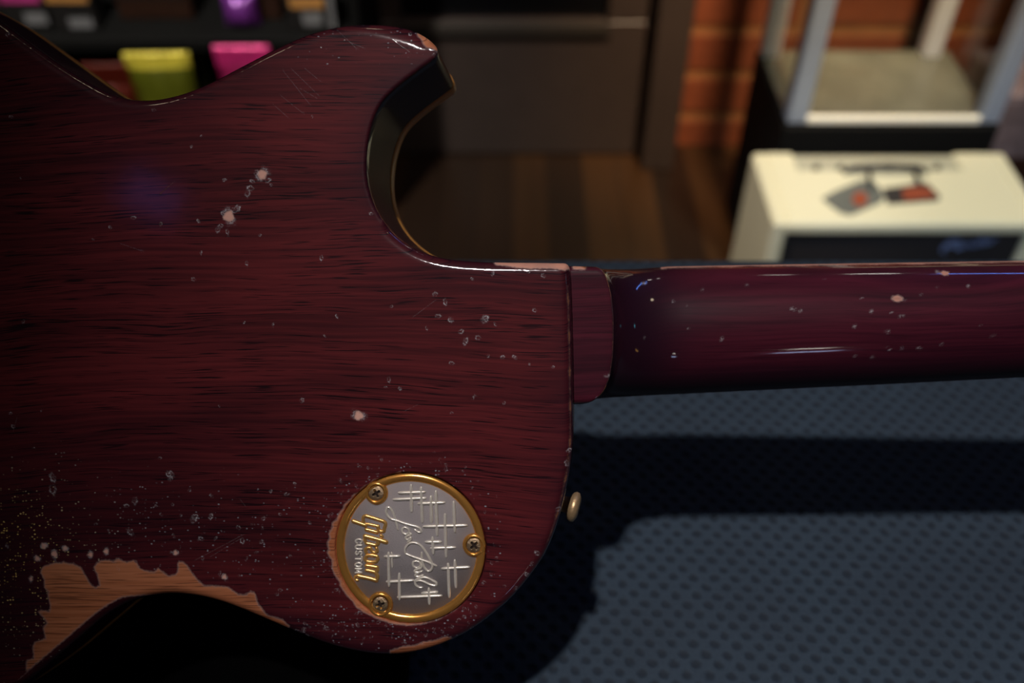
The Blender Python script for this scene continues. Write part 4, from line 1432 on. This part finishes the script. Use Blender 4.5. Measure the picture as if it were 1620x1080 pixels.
def box_pack(name, px, w_px, h, zbase, yf, d, mat, label, cat, bands=(), group=None):
    a, b2 = aty(px - w_px / 2, 40, yf), aty(px + w_px / 2, 40, yf)
    xc, w = (a[0] + b2[0]) / 2, b2[0] - a[0]
    e = empty(name, (xc, yf, zbase + 0.0005), label, cat, group)
    k = MB(); k.box((-w / 2, 0, 0), (w / 2, d, h), 0.003); k.build('carton', mat, e)
    for (z0, z1, x0_, x1_, bm) in bands:
        k = MB(); k.box((x0_ * w / 2, -0.0012, z0 * h), (x1_ * w / 2, -0.0002, z1 * h)); k.build('printed_band', bm, e)
    return e


put('snack_pouch', 368, 58, -46, ZSH, 1.755, 0.05, (M['pur'], M['lil']), 'purple pouch standing on the upper shelf', 'pouch', 0.42)
box_pack('carton_box', 494, 76, 0.135, ZSH, 1.750, 0.06, M['blk'], 'black carton with white and amber bands at the end of the upper shelf', 'box',
         [(0.10, 0.30, -0.35, 0.45, M['gry']), (0.36, 0.52, -0.8, 0.6, M['amb']), (0.56, 0.99, -0.98, 0.70, M['whi']), (0.05, 0.95, 0.75, 0.98, M['gry'])])
box_pack('carton_box', 47, 64, 0.13, ZSH, 1.750, 0.06, M['blk'], 'black carton with a pink band and small grey label on the upper shelf', 'box',
         [(0.12, 0.30, -0.1, 0.98, M['gry']), (0.46, 0.95, -0.98, 0.95, M['pin'])])
box_pack('carton_box', 120, 70, 0.13, ZSH, 1.750, 0.06, M['blk'], 'black carton with an amber band and small grey label on the upper shelf', 'box',
         [(0.06, 0.22, -0.25, 0.8, M['gry']), (0.46, 0.92, -0.95, 0.9, M['amb'])])
box_pack('carton_box', 252, 116, 0.10, ZSH, 1.800, 0.06, M['brn'], 'low dark brown carton on the upper shelf left of the purple pouch', 'box', [(0.45, 0.60, -0.9, 0.9, M['blk'])])
box_pack('carton_box', 428, 40, 0.10, ZSH, 1.800, 0.06, M['brn'], 'narrow dark brown carton on the upper shelf between purple pouch and white banded carton', 'box', [(0.7, 0.85, -0.9, 0.9, M['blk'])])

# bundle beside the display case at the right edge of the picture
M['mixp'] = plain('grey_pink_print', (0.13, 0.10, 0.11, 1), 0.5, 0, 0, 30, 0.9)
c0 = aty(1640, 250, 1.62)
e = empty('printed_carton', (1.01, 1.62, 0), 'grey and pinkish printed carton on the floor beside the display case', 'carton')
k = MB(); k.box((-0.07, -0.02, 0), (0.12, 0.16, 0.40), 0.004); k.build('carton', M['mixp'], e)
k = MB(); k.box((-0.068, -0.022, 0.20), (0.118, -0.0205, 0.26)); k.build('printed_band', M['brn'], e)

# ------------------------------------------------------------------ light
def spot(name, loc, target, energy, color, size, blend, rad):
    l = bpy.data.lights.new(name, 'SPOT')
    l.energy, l.color, l.spot_size, l.spot_blend, l.shadow_soft_size = energy, color, math.radians(size), blend, rad
    o = bpy.data.objects.new(name, l); col.objects.link(o)
    o.location = loc
    o.rotation_euler = (Vector(target) - Vector(loc)).to_track_quat('-Z', 'Y').to_euler()
    return o


def area(name, loc, target, energy, color, sx, sy):
    l = bpy.data.lights.new(name, 'AREA')
    l.energy, l.color, l.shape, l.size, l.size_y = energy, color, 'RECTANGLE', sx, sy
    o = bpy.data.objects.new(name, l); col.objects.link(o)
    o.location = loc
    o.rotation_euler = (Vector(target) - Vector(loc)).to_track_quat('-Z', 'Y').to_euler()
    return o


spot('key_lamp', (-0.19, -0.15, 2.65), (0.170, 0.25, 1.0), 69, (1.0, 0.93, 0.92), 28, 1.0, 0.028)
spot('amp_lamp', (0.75, 1.00, 2.6), (0.70, 1.38, 0.4), 135, (1.0, 0.92, 0.66), 30, 0.8, 0.05)
spot('wall_lamp', (0.55, 0.85, 2.3), (0.66, 2.0, 0.55), 330, (1.0, 0.70, 0.42), 36, 0.9, 0.05)
spot('door_lamp', (-0.05, 0.9, 2.4), (0.1, 2.0, 0.2), 20, (1.0, 0.80, 0.66), 46, 0.9, 0.05)
spot('shelf_lamp', (-0.75, 0.75, 2.3), (-0.60, 1.8, 0.4), 190, (1.0, 0.93, 0.82), 40, 0.8, 0.05)
spot('amp_side_fill', (-0.55, 0.75, 1.9), (0.44, 1.36, 0.28), 80, (1.0, 0.88, 0.76), 18, 0.9, 0.05)  # added fill for the left face of the amplifier, no known fixture
spot('cool_fill', (0.15, -0.5, 2.3), (0.75, 1.30, 0.34), 130, (0.60, 0.76, 1.0), 20, 0.9, 0.05)  # added cool fill that tints the amplifier front and case posts
for lx, ly, lz in ((0.95, 0.45, 2.6), (-0.95, 0.55, 2.55), (-0.25, 1.25, 2.6)):  # added point lights that only give the metal cover its glints
    l = bpy.data.lights.new('glint_lamp', 'POINT')
    l.energy, l.color, l.shadow_soft_size = 1.3, (1.0, 0.80, 0.55), 0.06
    o = bpy.data.objects.new('glint_lamp', l); col.objects.link(o); o.location = (lx, ly, lz)
area('cyan_glint', (2.2, -0.25, 1.9), (0.2, 0.3, 1.1), 0.10, (0.15, 0.75, 1.0), 0.10, 0.07)  # added unseen cyan source for a reflection on the heel sweep
area('amber_glint', (2.1, -0.9, 1.25), (0.2, 0.3, 1.1), 0.16, (1.0, 0.50, 0.12), 0.22, 0.10)  # added unseen amber source, mirrored in the heel sweep
area('front_lamp', (0.80, 2.02, 2.35), (0.1, 0.6, 1.0), 0.30, (1.0, 0.97, 0.90), 0.13, 0.035)
area('front_lamp', (0.56, 2.02, 2.33), (0.1, 0.6, 1.0), 0.08, (1.0, 0.97, 0.90), 0.07, 0.03)
area('window_light', (0.76, -2.6, 1.25), (0.3, 1.0, 0.8), 0.50, (0.50, 0.62, 1.0), 0.20, 0.07)
area('counter_light', (0.76, -2.6, 1.52), (0.3, 1.0, 0.8), 0.30, (1.0, 0.93, 0.85), 0.13, 0.05)
area('blue_strip', (1.36, 1.8, 2.55), (0.3, 0.3, 1.0), 2.2, (0.12, 0.28, 1.0), 0.9, 0.035)
area('blue_glow', (-1.15, -0.93, 2.64), (-0.14, 0.30, 1.12), 0.022, (0.25, 0.22, 1.0), 0.13, 0.09)  # unseen blue source placed for the soft glow on the body

w = bpy.data.worlds.new('world')
sc.world = w
w.use_nodes = True
w.node_tree.nodes['Background'].inputs[0].default_value = (0.9, 0.95, 1.0, 1)
w.node_tree.nodes['Background'].inputs[1].default_value = 0.003
